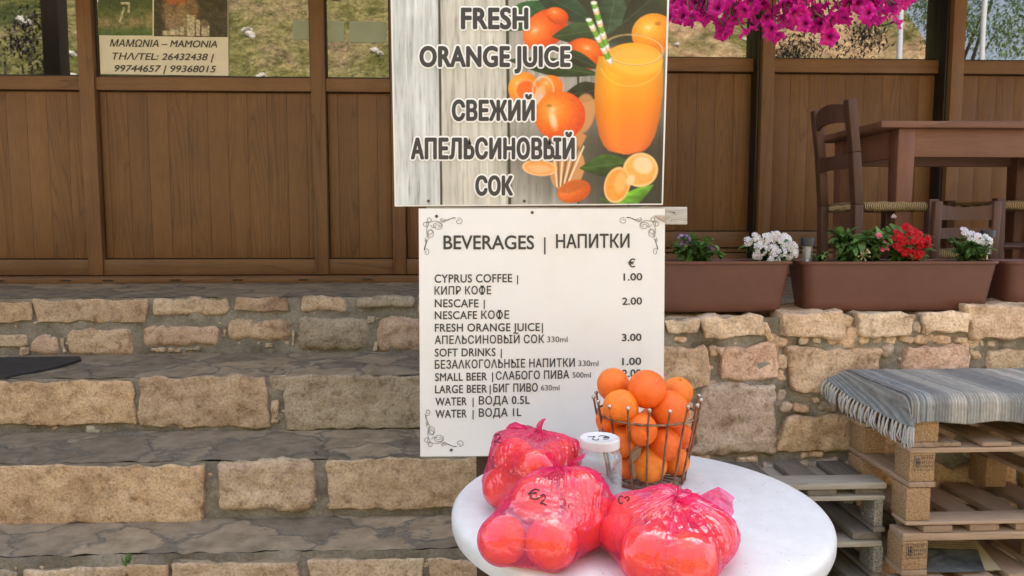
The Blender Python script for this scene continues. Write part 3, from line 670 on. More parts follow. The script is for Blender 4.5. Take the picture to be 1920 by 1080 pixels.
pebs = [(1434, 605, 1446, 640), (1452, 630, 1478, 646), (1496, 632, 1514, 645), (1522, 633, 1539, 644), (1553, 631, 1575, 646), (1580, 612, 1608, 654), (1609, 630, 1628, 645), (1632, 628, 1651, 644), (1659, 630, 1680, 644), (1685, 628, 1712, 641), (1715, 630, 1740, 645), (1748, 630, 1784, 646), (1790, 630, 1812, 645), (1814, 634, 1844, 654), (1848, 636, 1862, 648), (1574, 590, 1600, 610), (1708, 600, 1724, 620), (1436, 640, 1460, 668), (1456, 665, 1474, 692), (1328, 650, 1345, 668), (1262, 630, 1284, 640), (1452, 692, 1470, 712), (1326, 714, 1346, 734), (1454, 730, 1472, 752), (1464, 754, 1484, 772), (1486, 758, 1514, 772), (1536, 750, 1570, 770), (1520, 745, 1534, 755), (1580, 752, 1600, 775), (1604, 770, 1624, 800), (1650, 645, 1676, 668), (1656, 690, 1680, 730), (1816, 650, 1836, 676), (1820, 690, 1838, 730), (1600, 745, 1640, 758), (1700, 744, 1730, 756), (1298, 760, 1306, 790), (1296, 850, 1330, 864), (1380, 856, 1420, 868), (1500, 846, 1540, 858), (1290, 700, 1306, 714), (1622, 810, 1638, 838)]
s_ = MB()
for (x0, y0, x1, y1, tc_, pr_, rf) in ws:
    xm, ym = (x0 + x1) / 2, (y0 + y1) / 2; a = X(x0, YW, ym); b = X(x1, YW, ym); zt_ = Z(y0, YW, xm); zb_ = Z(y1, YW, xm); w = b - a; h = zt_ - zb_
    k1 = [random.uniform(-.11, .11) for _ in range(5)]; c = Vector(((a + b) / 2, YW, (zt_ + zb_) / 2)); cope = y0 < 600
    def warp(p, c=c, w=w, h=h, k1=k1, cope=cope):
        u = (p.x - c.x) / w * 2; v = (p.z - c.z) / h * 2
        return Vector((p.x + w * .5 * (k1[0] * v * u + k1[1] * v * .6) + .006 * noise.noise(Vector((p.z * 22, p.x * 5, 1))), p.y, p.z + (h * .5 * (k1[2] * u * abs(v) + k1[3] * u * u * v) if not (cope and v > 0) else 0) + .007 * noise.noise(Vector((p.x * 20, p.z * 8, 7)))))
    rbox(s_, (a, YW - pr_, zb_), (b, YW + (.24 if cope else .08), zt_), min(h, w) * rf * .20, (max(6, int(w / .014)), 4, max(5, int(h / .012))), 3, .011, 20, tint=tn(*tc_, .12), warp=warp)
for (x0, y0, x1, y1) in pebs:
    xm, ym = (x0 + x1) / 2, (y0 + y1) / 2; a = X(x0, YW, ym); b = X(x1, YW, ym); zt_ = Z(y0, YW, xm); zb_ = Z(y1, YW, xm)
    k1 = random.uniform(-.5, .5); c = Vector(((a + b) / 2, YW, (zt_ + zb_) / 2))
    def warp(p, c=c, k1=k1): return Vector((p.x + k1 * (p.z - c.z), p.y, p.z - k1 * .5 * (p.x - c.x)))
    rbox(s_, (a, YW - random.uniform(.006, .016), zb_), (b, YW + .03, zt_), min(b - a, zt_ - zb_) * .33, (4, 2, 4), 2, .005, 28, tint=tn(*random.choice((WT, WL, WY, WG)), .15), warp=warp)
for k in range(190):
    x = random.uniform(X(1240, YW, 700), 3.4); z = random.uniform(.25, ZC - .03); w = random.uniform(.004, .016); h = random.uniform(.004, .011); a = random.uniform(-1, 1)
    rbox(s_, (x - w, YW - random.uniform(.0, .006), z - h), (x + w, YW + .03, z + h), h * .5, (3, 2, 3), 1, .003, 40, tint=tn(*random.choice((WT, WL, WY, WG)), .2), warp=lambda p, x=x, z=z, a=a: Vector((x + (p.x - x) * math.cos(a) - (p.z - z) * math.sin(a), p.y, z + (p.x - x) * math.sin(a) + (p.z - z) * math.cos(a))))
s_.build('facing_stones', M['stone'], rw, sharp=0)
# ------------------------------------------------------------------ lettering
def text_geo(body, bold=0.0, shear=0.0, space=1.0):
    cu = bpy.data.curves.new('t', 'FONT'); cu.body = body; cu.size = 1; cu.offset = bold; cu.shear = shear; cu.space_character = space; cu.resolution_u = 4
    ob = bpy.data.objects.new('t', cu); col.objects.link(ob); bpy.context.view_layer.update()
    me = bpy.data.meshes.new_from_object(ob.evaluated_get(bpy.context.evaluated_depsgraph_get()))
    v = [(q.co.x, q.co.y) for q in me.vertices]; f = [tuple(q.vertices) for q in me.polygons]
    bpy.data.objects.remove(ob); bpy.data.meshes.remove(me); bpy.data.curves.remove(cu); return v, f
_g = {}
def glyph(c):
    """one character at the origin and its advance; three Cyrillic letters are composed from sound shapes"""
    if c in _g: return _g[c]
    wid = lambda s: (lambda q: max(p[0] for p in q) - min(p[0] for p in q))(text_geo(s)[0])
    if c == ' ': r = ([], [], wid('H H') - wid('HH'))
    elif c == 'Ь':
        v, f, a = glyph('Р'); h = max(p[1] for p in v); r = ([(x, h - y) for x, y in v], [q[::-1] for q in f], a)
    elif c == 'Ы':
        v, f, a = glyph('Ь'); v2, f2, a2 = glyph('І'); n = len(v); r = (v + [(x + a * .93, y) for x, y in v2], f + [tuple(i + n for i in q) for q in f2], a * .93 + a2)
    elif c == 'Ф':
        v, f, a = glyph('О'); v2, f2, a2 = glyph('І'); n = len(v); m = (max(p[0] for p in v) + min(p[0] for p in v)) / 2; m2 = (max(p[0] for p in v2) + min(p[0] for p in v2)) / 2
        r = ([(x, .07 + y * .80) for x, y in v] + [(x - m2 + m, y * 1.08 - .03) for x, y in v2], f + [tuple(i + n for i in q) for q in f2], a)
    else:
        v, f = text_geo(c); r = (v, f, wid('H' + c + 'H') - wid('HH'))
    _g[c] = r; return r
_tg = text_geo
def text_any(body, shear=0.0, space=1.0):
    if not any(c in 'ЬЫФ' for c in body): return _tg(body, 0.0, shear, space)
    V, F, x = [], [], 0.0
    for c in body:
        v, f, a = glyph(c); n = len(V); V += [(p[0] + x, p[1]) for p in v]; F += [tuple(i + n for i in q) for q in f]; x += a * space
    return V, F
_cap = {}
def capof(bold):
    if bold not in _cap:
        v, f = text_geo('H', bold); _cap[bold] = max(q[1] for q in v)
    return _cap[bold]
def put(parent, body, x0, x1, yb, yc, y, mat, bold=0.0, shear=0.0, slope=0.0, name='lettering', space=1.0, rad=0.0, nr=8):
    """letters fitted between the pixel columns x0..x1, baseline yb, cap line yc, on the plane Y = y"""
    v, f = text_any(body, shear, space); ch = capof(0.0); v0 = v
    a = min(q[0] for q in v0); b = max(q[0] for q in v0)
    m_ = MB(); ring = [(0, 0)] + [(rad * math.cos(2 * math.pi * k / nr), rad * math.sin(2 * math.pi * k / nr)) for k in range(nr)] if rad else [(0, 0)]
    for k, (ox, oy) in enumerate(ring):
        P = []
        for (tx, ty) in v:
            u = (tx - a) / (b - a); P.append(onY(x0 + u * (x1 - x0) + ox, yb - ty / ch * (yb - yc) + slope * u + oy, y - k * .00004))
        m_.add(P, f)
    return m_.build(name, mat, parent, smooth=False)

def vnoise(X_, Y_, sx, sy, seed=0):
    g = np.random.RandomState(seed).rand(64, 64); fx = X_ / sx; fy = Y_ / sy
    i = np.floor(fx).astype(int); j = np.floor(fy).astype(int); u = fx - i; v = fy - j; u = u * u * (3 - 2 * u); v = v * v * (3 - 2 * v)
    q = lambda a, b: g[a % 64, b % 64]
    return (q(i, j) * (1 - u) + q(i + 1, j) * u) * (1 - v) + (q(i, j + 1) * (1 - u) + q(i + 1, j + 1) * u) * v
def fbm(X_, Y_, sx, sy, seed=0, o=4):
    r = 0; a = .5
    for k in range(o): r = r + a * vnoise(X_ + 7 * k, Y_ + 3 * k, sx / 2 ** k, sy / 2 ** k, seed + k); a *= .5
    return r / (1 - .5 ** o)
class Paint:
    def __init__(s, X_, Y_, base): s.X = X_; s.Y = Y_; s.C = np.zeros(X_.shape + (3,)) + np.array(base, float)
    def blend(s, m, c): s.C = s.C * (1 - m[..., None]) + (np.array(c, float) if not (isinstance(c, np.ndarray) and c.ndim == 3) else c) * m[..., None]
    def ell(s, cx, cy, rx, ry, ang=0, soft=1.5):
        a = R(ang); dx = s.X - cx; dy = s.Y - cy; u = (dx * math.cos(a) + dy * math.sin(a)) / rx; v = (-dx * math.sin(a) + dy * math.cos(a)) / ry
        d = np.sqrt(u * u + v * v); return np.clip((1 - d) * min(rx, ry) / soft + .5, 0, 1), u, v, d
    def fruit(s, cx, cy, rx, ry, ang=0, hi=(255, 190, 80), mid=(252, 140, 30), lo=(205, 70, 15), hx=-.35, hy=-.3):
        m, u, v, d = s.ell(cx, cy, rx, ry, ang); k = np.clip(np.hypot(u - hx, v - hy) / 1.25, 0, 1)[..., None]
        c = np.where(k < .45, np.array(hi) * (1 - k / .45) + np.array(mid) * k / .45, np.array(mid) * (1 - (k - .45) / .55) + np.array(lo) * (k - .45) / .55)
        c = c * (.95 + .1 * vnoise(s.X, s.Y, 3, 3, 9))[..., None]; s.blend(m, c)
        hl = np.clip(1 - np.hypot((u - hx) / .22, (v - hy) / .16), 0, 1); s.blend(hl * m * .55, (255, 240, 215))
    def leafp(s, cx, cy, rx, ry, ang, c=(52, 78, 42), pointed=1.6):
        a = R(ang); dx = s.X - cx; dy = s.Y - cy; u = (dx * math.cos(a) + dy * math.sin(a)) / rx; v = (-dx * math.sin(a) + dy * math.cos(a)) / ry
        w = np.clip(1 - np.abs(u) ** pointed, 0, 1); m = np.clip((w - np.abs(v)) * ry / 1.4 + .3, 0, 1) * (np.abs(u) < 1)
        sh = (.78 + .35 * vnoise(s.X, s.Y, 14, 6, 4) + .25 * np.clip(-v, -1, 1))[..., None]; s.blend(m, np.array(c, float) * sh)
        vein = np.clip(1 - np.abs(v) * ry / 1.1, 0, 1) * m; s.blend(vein * .35, (150, 165, 120))
    def band(s, x0, y0, x1, y1, w, c, soft=1.2):
        dx, dy = x1 - x0, y1 - y0; L = math.hypot(dx, dy); t = ((s.X - x0) * dx + (s.Y - y0) * dy) / L; n = np.abs((s.X - x0) * dy - (s.Y - y0) * dx) / L
        m = np.clip((w / 2 - n) / soft + .5, 0, 1) * (t > 0) * (t < L)
        s.blend(m, c(t, n / (w / 2)) if callable(c) else c)
def painted(name, parent, mat, x0, x1, y0, y1, st, plane, paint, corners=None, thick=None):
    nx = int((x1 - x0) / st) + 1; ny = int((y1 - y0) / st) + 1
    gx, gy = np.meshgrid(np.linspace(x0, x1, nx), np.linspace(y0, y1, ny)); P = paint(gx, gy)
    C = np.clip(P / 255.0, 0, 1); L = np.where(C < .04045, C / 12.92, ((C + .055) / 1.055) ** 2.4) * .84
    u = (gx - x0) / (x1 - x0); v = (gy - y0) / (y1 - y0)
    if corners is not None:
        (a, b, c, d) = corners   # tl tr br bl
        qx = (a[0] * (1 - u) + b[0] * u) * (1 - v) + (d[0] * (1 - u) + c[0] * u) * v; qy = (a[1] * (1 - u) + b[1] * u) * (1 - v) + (d[1] * (1 - u) + c[1] * u) * v
    else: qx, qy = gx, gy
    D = np.stack([(qx - 960) / FPX, (540 - qy) / FPX, -np.ones_like(qx)], -1) @ np.array(CM).T
    W = np.array(CO) + D * (plane / D[..., 1])[..., None]
    og = Vector((0, 0, 0)); q = parent
    while q is not None: og += Vector(q.location); q = q.parent
    W = (W - np.array(og)).reshape(-1, 3)
    i = np.arange(nx * ny).reshape(ny, nx); F = np.stack([i[:-1, :-1], i[1:, :-1], i[1:, 1:], i[:-1, 1:]], -1).reshape(-1, 4)
    me = bpy.data.meshes.new(name); me.from_pydata(W.tolist(), [], F.tolist()); me.materials.append(mat)
    at = me.color_attributes.new('tint', 'FLOAT_COLOR', 'POINT'); at.data.foreach_set('color', np.c_[L.reshape(-1, 3), np.ones(nx * ny)].astype(np.float32).ravel())
    ob = bpy.data.objects.new(name, me); col.objects.link(ob); ob.parent = parent; return ob
def slab(parent, name, corners, y, t, mat, r=.002):
    P = [onY(px, py, y) for px, py in corners]; Q = [p + Vector((0, t, 0)) for p in P]; m_ = MB()
    m_.add(P + Q, [(3, 2, 1, 0), (4, 5, 6, 7), (0, 1, 5, 4), (1, 2, 6, 5), (2, 3, 7, 6), (3, 0, 4, 7)]); return m_.build(name, mat, parent, smooth=False)
def dots(parent, pts, y, r, mat, name='screw'):
    for (px, py) in pts:
        m_ = MB(); ball(m_, onY(px, py, y), r, 10, 6, sq=(1, .35, 1)); m_.build(name, mat, parent)

# ------------------------------------------------------------------ sign stand
YS = 1.95
stand = thing('sign_stand', 'dark wooden post with pale crossbars carrying both boards', 'stand', (onY(905, 900, YS + .05).x, YS + .05, 0))
mb = MB(); a = X(893, YS + .05, 865); b = X(916, YS + .05, 865); rbox(mb, (a, YS + .035, .0), (b, YS + .07, 2.2), .003, tint=(.4, .4, .4)); mb.build('post', M['postwood'], stand)
mb = MB(); a = X(1175, YS + .05, 600); b = X(1200, YS + .05, 600); rbox(mb, (a, YS + .035, .0), (b, YS + .07, 2.2), .003, tint=(.7, .4, .4)); mb.build('post', M['postwood'], stand)
mb = MB(); rbox(mb, (X(800, YS + .025, 405), YS + .008, Z(421, YS + .02, 1260)), (X(1287, YS + .02, 405), YS + .033, Z(388, YS + .02, 1260)), .002, (12, 1, 1), 1, .0012, 20, tint=(.6, .3, .5)); mb.build('crossbar', M['whitewood'], stand)
mb = MB(); rbox(mb, (X(800, YS + .025, 805), YS + .008, Z(825, YS + .02, 1000)), (X(1225, YS + .02, 805), YS + .033, Z(790, YS + .02, 1000)), .002, tint=(.2, .3, .5)); mb.build('crossbar', M['whitewood'], stand)

# ------------------------------------------------------------------ upper sign: printed picture of juice and oranges
juice = thing('juice_sign', 'printed board with orange juice glass and text FRESH ORANGE JUICE in two languages', 'sign', onY(990, 386, YS))
JC = [(731, -76), (1257, -76), (1243, 384), (740, 387)]
slab(juice, 'panel', JC, YS, .006, M['board'])
def paint_juice(X_, Y_):
    p = Paint(X_, Y_, (206, 203, 196))
    g = fbm(X_, Y_, 7, 120, 1, 5); g2 = fbm(X_, Y_, 60, 60, 6, 3); fine = fbm(X_, Y_, 2.5, 45, 12, 3)
    base = 176 + 66 * g + 30 * (g2 - .5) - 44 * np.clip(fine - .58, 0, 1) * 3
    warm = np.stack([base * 1.0, base * .985, base * .94], -1); cool = np.stack([base * .98, base * 1.0, base * 1.0], -1)
    right = 1 / (1 + np.exp(-(X_ - 825) / 2)); p.C = cool * (1 - right[..., None]) + warm * right[..., None]
    third = np.clip((X_ - 948) / 3, 0, 1); p.C *= (1 - third * .16)[..., None]
    # planks turn dark to the right
    dk = np.clip((X_ - (1070 - .05 * Y_)) / 120, 0, 1) * np.clip((Y_ - 150) / 140, .5, 1); p.C = p.C * (1 - .72 * dk[..., None])
    for gx, w in ((822, 4.5), (950, 5.5), (1085, 4)):
        p.blend(np.clip((w / 2 - np.abs(X_ - gx - 2 * (Y_ / 380) * (gx > 900) * 3)) / 1.2 + .5, 0, 1) * .93, (52, 46, 38))
    p.blend(np.clip(fbm(X_, Y_, 4, 90, 31, 4) - .66, 0, 1) * 2.2, (92, 84, 70))
    # dark leafy back
    m, u, v, d = p.ell(1165, 8, 130, 82, 12, 26); p.blend(m * .97, (48, 52, 36)); m, u, v, d = p.ell(1190, -50, 170, 90, 0, 20); p.blend(m, (44, 50, 34))
    m, u, v, d = p.ell(1120, 300, 150, 70, 0, 60); p.blend(m * .6, (64, 56, 46))
    p.leafp(985, 32, 62, 26, -25, (42, 88, 48)); p.leafp(1055, 12, 66, 26, 28, (40, 68, 50)); p.leafp(1150, 25, 44, 30, 100, (54, 78, 56)); p.leafp(1205, 18, 48, 24, 140, (40, 50, 36)); p.leafp(1240, -20, 60, 30, 60, (50, 66, 40))
    p.fruit(1022, 58, 46, 34, -38, (255, 160, 90), (248, 110, 35), (214, 66, 18)); p.fruit(1046, 32, 22, 15, 20, (255, 150, 80), (245, 105, 30), (205, 70, 18))
    p.leafp(1086, 64, 52, 20, -8, (50, 72, 42)); p.fruit(1098, 104, 38, 30, 8, (255, 150, 70), (242, 100, 24), (196, 58, 12), .1, -.4)
    p.fruit(1230, 66, 42, 38, 0, (255, 205, 95), (253, 165, 40), (228, 110, 20), -.25, -.3); p.blend(p.ell(1238, 47, 6, 4)[0], (206, 120, 30))
    p.leafp(1040, 128, 92, 17, 9, (42, 66, 34)); p.leafp(1085, 112, 50, 13, 24, (36, 56, 30)); p.leafp(1100, 175, 44, 20, -10, (34, 40, 26))
    # halved tangerines
    p.fruit(983, 168, 30, 31, 0, (255, 190, 95), (253, 160, 50), (240, 120, 30)); m, u, v, d = p.ell(988, 172, 21, 21); p.blend(m, (245, 110, 38)); p.blend(np.clip(1 - np.abs(d - .95) * 9, 0, 1) * .6, (255, 215, 165))
    p.fruit(1034, 164, 24, 21, 0, (255, 180, 100), (250, 138, 45), (242, 120, 35)); p.blend(np.clip(1 - np.abs(p.ell(1020, 172, 20, 26)[3] - 1) * 7, 0, 1) * .75, (255, 222, 190)); p.blend(p.ell(1013, 180, 10, 18, 18, 4)[0] * .7, (255, 205, 170))
    # wooden reamer
    p.band(1092, 250, 1066, 300, 30, (206, 140, 84), 3); p.blend(p.ell(1098, 215, 22, 38, 12, 3)[0] * .9, (214, 150, 92)); m, u, v, d = p.ell(1068, 318, 33, 42, 18, 2); p.blend(m, (208, 150, 96))
    for k in range(-3, 4): p.band(1058 + k * 3, 352, 1070 + k * 10, 276, 3.2, (250, 226, 190) if k % 2 else (126, 82, 46), 1.4)
    p.fruit(1053, 219, 49, 46, 0, (255, 176, 84), (250, 128, 32), (226, 74, 30), -.3, -.25); p.blend(p.ell(1032, 200, 5, 3)[0] * .8, (170, 120, 40)); p.blend(p.ell(1040, 228, 7, 16, -15, 6)[0] * .7, (255, 240, 215))
    # glass of juice
    t = np.clip((Y_ - 67) / 224, 0, 1); hw = np.interp(t, [0, .12, .3, .5, .7, .85, .93, .975, 1], [50, 57, 65, 66, 62, 54, 45, 34, 8]); cx = 1186 - 3 * t
    q = (X_ - cx) / hw; body = np.clip((1 - np.abs(q)) * hw / 1.4 + .4, 0, 1) * (Y_ > 108) * (Y_ < 291)
    jc = np.stack([np.interp(t, [0, .3, .6, 1], [255, 255, 255, 244]), np.interp(t, [0, .3, .62, 1], [188, 172, 140, 116]), np.interp(t, [0, .3, .6, 1], [52, 44, 32, 52])], -1)
    jc = jc * (1.04 - .22 * np.clip(np.abs(q) - .45, 0, 1)[..., None] ** 1.3 * 2) + (10 * fbm(X_, Y_, 50, 40, 3, 2) - 5)[..., None]; jc[..., 1] += 12 * np.exp(-((q + .5) / .3) ** 2); p.blend(body, jc)
    m, u, v, d = p.ell(1192, 116, 57, 33, 0, 1.4); p.blend(m, (255, 176, 46)); m, u, v, d = p.ell(1196, 118, 48, 25, 6, 8); p.blend(m, (255, 192, 66))
    up = (Y_ < 112) * np.clip((1 - np.abs((X_ - 1192) / 58)) * 30, 0, 1) * (Y_ > 92); p.blend(up * .30, (238, 170, 90))
    rim = p.ell(1192, 96, 59, 29, 4)[3]; p.blend(np.clip(1 - np.abs(rim - 1) * 17, 0, 1) * .8, (206, 150, 92)); p.blend(np.clip(1 - np.abs(rim - .95) * 22, 0, 1) * .6, (255, 228, 178))
    arc = p.ell(1188, 118, 60, 46, 0)[3]; p.blend(np.clip(1 - np.abs(arc - 1) * 26, 0, 1) * (Y_ > 130) * .55, (255, 210, 120))
    def straw(tt, nn):
        k = ((tt + nn * 3) % 24) / 24; c = np.where((k < .52)[..., None], np.array((112, 172, 58)), np.where((k < .78)[..., None], np.array((240, 240, 228)), np.array((246, 200, 160)))); return c * (1.05 - .3 * np.abs(nn)[..., None] ** 2)
    p.band(1115, 8, 1143, 98, 11.5, straw); p.band(1106, 40, 1150, 122, 11.5, straw); p.blend(p.ell(1115, 8, 6, 3.5)[0], (245, 245, 240)); p.blend(p.ell(1106, 40, 6, 3.5)[0], (245, 245, 240))
    # segments at the foot
    p.leafp(1143, 312, 52, 21, -6, (58, 88, 36)); p.leafp(1194, 376, 52, 15, -32, (104, 172, 44)); p.leafp(1150, 380, 20, 9, 20, (70, 92, 40))
    def seg(cx, cy, rx, ry, a, col_): 
        m, u, v, d = p.ell(cx, cy, rx, ry, a); c = np.array(col_, float) * (.93 + .16 * fbm(X_, Y_, 6, 6, int(cx), 3))[..., None]; p.blend(m, c); p.blend(np.clip(1 - np.abs(d - .94) * 9, 0, 1) * .7, (255, 226, 180))
    seg(1014, 316, 34, 15, 5, (246, 166, 92)); p.blend(p.ell(1014, 318, 22, 7, 5, 3)[0] * .6, (252, 200, 150))
    p.fruit(1082, 360, 33, 21, -14, (255, 160, 80), (240, 118, 44), (206, 84, 24)); p.blend(p.ell(1078, 352, 26, 10, -14, 4)[0] * .8, (196, 92, 40))
    seg(1211, 321, 34, 32, 0, (252, 176, 84)); p.blend(p.ell(1216, 312, 20, 16, 20, 6)[0] * .7, (255, 232, 200)); seg(1166, 349, 25, 34, 14, (250, 160, 62)); p.blend(p.ell(1172, 344, 11, 20, 10, 5)[0] * .6, (255, 206, 130)); p.blend(p.ell(1192, 340, 8, 11, 30, 3)[0], (255, 214, 160))
    return p.C
painted('printed_picture', juice, M['print'], 733, 1254, -70, 384, 1.5, YS - .0008, paint_juice, [(734.5, -73), (1253, -73), (1240.5, 381.5), (742.5, 384.5)])
for (body, x0, x1, yb, yc) in (('FRESH', 864, 991, 55, 14), ('ORANGE JUICE', 786, 1070, 126, 86), ('СВЕЖИЙ', 847, 1003, 227, 189), ('АПЕЛЬСИНОВЫЙ', 770, 1078, 299, 260), ('СОК', 891, 962, 367, 331)):
    o1 = put(juice, body, x0 + 2, x1 - 2, yb - 2, yc + 2, YS - .0022, M['whiteink'], name='letter_outline', space=1.05, rad=5.0, nr=16)
    o2 = put(juice, body, x0 + 2, x1 - 2, yb - 2, yc + 2, YS - .0036, M['ink'], name='lettering', space=1.05, rad=1.9, nr=10)
dots(juice, [(803, 377), (983, 377)], YS - .002, .004, M['holes'])

# ------------------------------------------------------------------ lower sign: drinks menu
YM = YS - .002
menu = thing('menu_board', 'white drinks menu board headed BEVERAGES with prices in euros', 'sign', onY(1015, 856, YM))
slab(menu, 'panel', [(785, 391), (1247, 391), (1243.5, 853), (788, 856)], YM, .005, M['board'])
YI = YM - .0012
K = dict(y=YI, mat=M['ink'])
put(menu, 'BEVERAGES', 832, 1001, 467, 442, rad=.6, **K); put(menu, '|', 1020, 1023, 469, 445, **K); put(menu, 'НАПИТКИ', 1043, 1180, 465, 441, rad=.6, slope=-1, **K)
put(menu, '€', 1178, 1191, 501, 486, rad=.3, **K)
for (s_, x0, x1, yb, yc, sl) in (('CYPRUS COFFEE', 815, 960, 530, 515, -1), ('|', 969.5, 971.5, 529, 516, 0), ('КИПР КОФЕ', 815, 921, 552.5, 538, -1), ('NESCAFE', 815.5, 897, 576, 561.5, 0), ('|', 907, 909, 575, 562, 0), ('NESCAFE КОФЕ', 815.5, 954.6, 598.5, 584, -1), ('FRESH ORANGE JUICE', 815.5, 1012, 622, 607.5, -1.5), ('|', 1016, 1018, 620, 606, 0),
        ('АПЕΛЬСИНОВЫЙ СОК', 815.5, 1020, 645, 630.5, -2), ('SOFT DRINKS', 815.5, 929, 668.5, 654, -1), ('|', 939, 941, 667, 654, 0), ('БЕЗАΛКОГОΛЬНЫЕ НАПИТКИ', 815.5, 1077.5, 691.5, 676.5, -4), ('SMALL BEER', 816, 913, 714.5, 700, -1.5), ('|', 922.5, 924.5, 712, 698, 0), ('СΛАБОГО ПИВА', 930, 1067, 712, 697.5, -2.5), ('LARGE BEER', 816, 913, 737.5, 723, -1.5), ('|', 918, 920, 735.5, 722, 0), ('БИГ ПИВО', 925, 1008, 735.5, 721, -1.5),
        ('WATER', 816.5, 875, 760.5, 746, -1), ('|', 886, 888, 759, 746, 0), ('ВОДА 0.5L', 898, 993, 758.5, 744, -1.5), ('WATER', 816.5, 875, 783.5, 769, -1), ('|', 886, 888, 782, 769, 0), ('ВОДА 1L', 898, 977, 781.5, 767, -1.5)):
    put(menu, s_, x0, x1, yb, yc, slope=sl, rad=.33 if s_ != '|' else 0, nr=6, space=1.06, **K)
for (s_, x0, x1, yb, yc) in (('330ml', 1026, 1064, 641.5, 631), ('330ml', 1084.5, 1122, 686.5, 676), ('500ml', 1073.5, 1108, 708, 698), ('630ml', 1014.5, 1049, 732, 722)): put(menu, s_, x0, x1, yb, yc, **K)
for (s_, x0, x1, yb, yc) in (('1.00', 1169.5, 1204, 526, 513), ('2.00', 1167, 1203.5, 571.5, 558.5), ('3.00', 1166.5, 1202.5, 639.5, 626.5), ('1.00', 1167, 1202, 684.5, 671.5), ('2.00', 1167, 1202, 707, 693.5)): put(menu, s_, x0, x1, yb, yc, slope=-.8, rad=.35, **K)
def scroll(fx, fy, x, y):
    """corner flourish of thin curled lines; fx, fy mirror it"""
    q = MB()
    def curl(cx, cy, r0, r1, a0, a1, n=26, sx=1, sy=1):
        P = []
        for i in range(n + 1):
            t = i / n; a = a0 + (a1 - a0) * t; r = r0 + (r1 - r0) * t; P.append((cx + r * math.cos(a) * sx, cy + r * math.sin(a) * sy))
        return P
    def line(P, w=.55):
        V = []; F = []
        for i, (a, b) in enumerate(P):
            c = P[min(i + 1, len(P) - 1)]; d = P[max(i - 1, 0)]; tx, ty = c[0] - d[0], c[1] - d[1]; L = math.hypot(tx, ty) or 1
            for s in (-1, 1): V.append(onY(x + fx * (a - ty / L * w * s), y + fy * (b + tx / L * w * s), YI))
        for i in range(len(P) - 1): F.append((2 * i, 2 * i + 1, 2 * i + 3, 2 * i + 2))
        q.add(V, F)
    line(curl(3, 10, 7, 2, -1.2, 6)); line(curl(9, 2, 6, 2, 2.6, -4)); line([(6, 7), (14, 5.5), (22, 4.2), (29, 6), (34, 11), (34, 17), (29, 20), (22, 19), (20, 14), (25, 11), (30, 13)])
    line(curl(27, 13, 9, 3, 2.5, 8, 24, 1.15, .8)); line([(12, 12), (16, 17), (22, 16)]); line([(5, 9), (6, 16), (4.5, 23), (6, 31), (11, 36), (17, 33), (18, 25), (14, 20), (9, 22), (9, 29), (13, 31)]); line(curl(12.5, 26, 7, 2, 2, 8))
    for k in range(3): line([(32 + k * 3, 2.5 - k), (38 + k * 2, 6 - k * 1.5), (44 + k * 3, 3 - k * 1.5), (52 + k * 2, -1 - k * .5), (58 + k, -1)]); line([(2 - k * .4, 36 + k * 3), (6 - k, 42 + k * 2), (3 - k, 50 + k * 2), (1 - k * .4, 58 + k)])
    line(curl(65, 5, 6.5, 2, -1.8, 5.5, 24, 1.2, 1)); line(curl(5, 63, 6.5, 2, -2.6, 4.8, 24, .8, 1.1)); line(curl(35, 2, 5, 3, 1, 4.6)); line(curl(4, 38, 5, 3, 4.8, 8))
    return q.build('corner_ornament', M['ink2'], menu, smooth=False)
scroll(1, 1, 795, 410); scroll(-1, 1, 1234, 409); scroll(1, -1, 797, 836)
dots(menu, [(818.5, 405.5), (998, 398.5), (846, 844)], YM - .001, .0042, M['holes'])
m_ = MB(); P = [onY(1226, 404, YM - .002), onY(1247.3, 404, YM - .004), onY(1247.5, 418, YM - .016), onY(1236, 409, YM - .012)]; m_.add(P + [p + Vector((0, .0015, 0)) for p in P], [(3, 2, 1, 0), (4, 5, 6, 7), (0, 1, 5, 4), (1, 2, 6, 5), (2, 3, 7, 6), (3, 0, 4, 7)])
m_.build('curled_corner', m_noise('peeled_laminate', [(.3, (.30, .19, .12)), (.7, (.55, .42, .30))], 30, .7), menu)

# ------------------------------------------------------------------ notice on the window
slab(note, 'paper_sheet', [(186, 66), (428, 70.5), (428.5, 142), (188.5, 138.5)], YN - .001, .002, M['paper'])
def paint_l(X_, Y_):
    p = Paint(X_, Y_, (120, 120, 84)); g = fbm(X_, Y_, 14, 14, 2, 5); t = (Y_ + 60) / 126
    p.C = np.stack([60 + 90 * g, 70 + 80 * g, 40 + 50 * g], -1); m = np.clip((Y_ - 18) / 20, 0, 1) * np.clip((60 - Y_) / 16, 0, 1) * np.clip((g - .3) * 4, 0, 1); p.blend(m * .75, (158, 138, 104)); p.blend(np.clip((Y_ - 50) / 12, 0, 1) * .8, (72, 104, 54)); p.blend(p.ell(215, -10, 70, 32, 0, 16)[0] * .8, (56, 74, 48))
    p.band(226, 6, 243, 6, 4, (216, 206, 176)); p.band(242, 6, 241, 24, 4, (190, 180, 150)); p.band(233, 14, 224, 42, 4, (196, 188, 160)); p.C *= (.8 + .4 * vnoise(X_, Y_, 2.2, 2.2, 5))[..., None]; return p.C
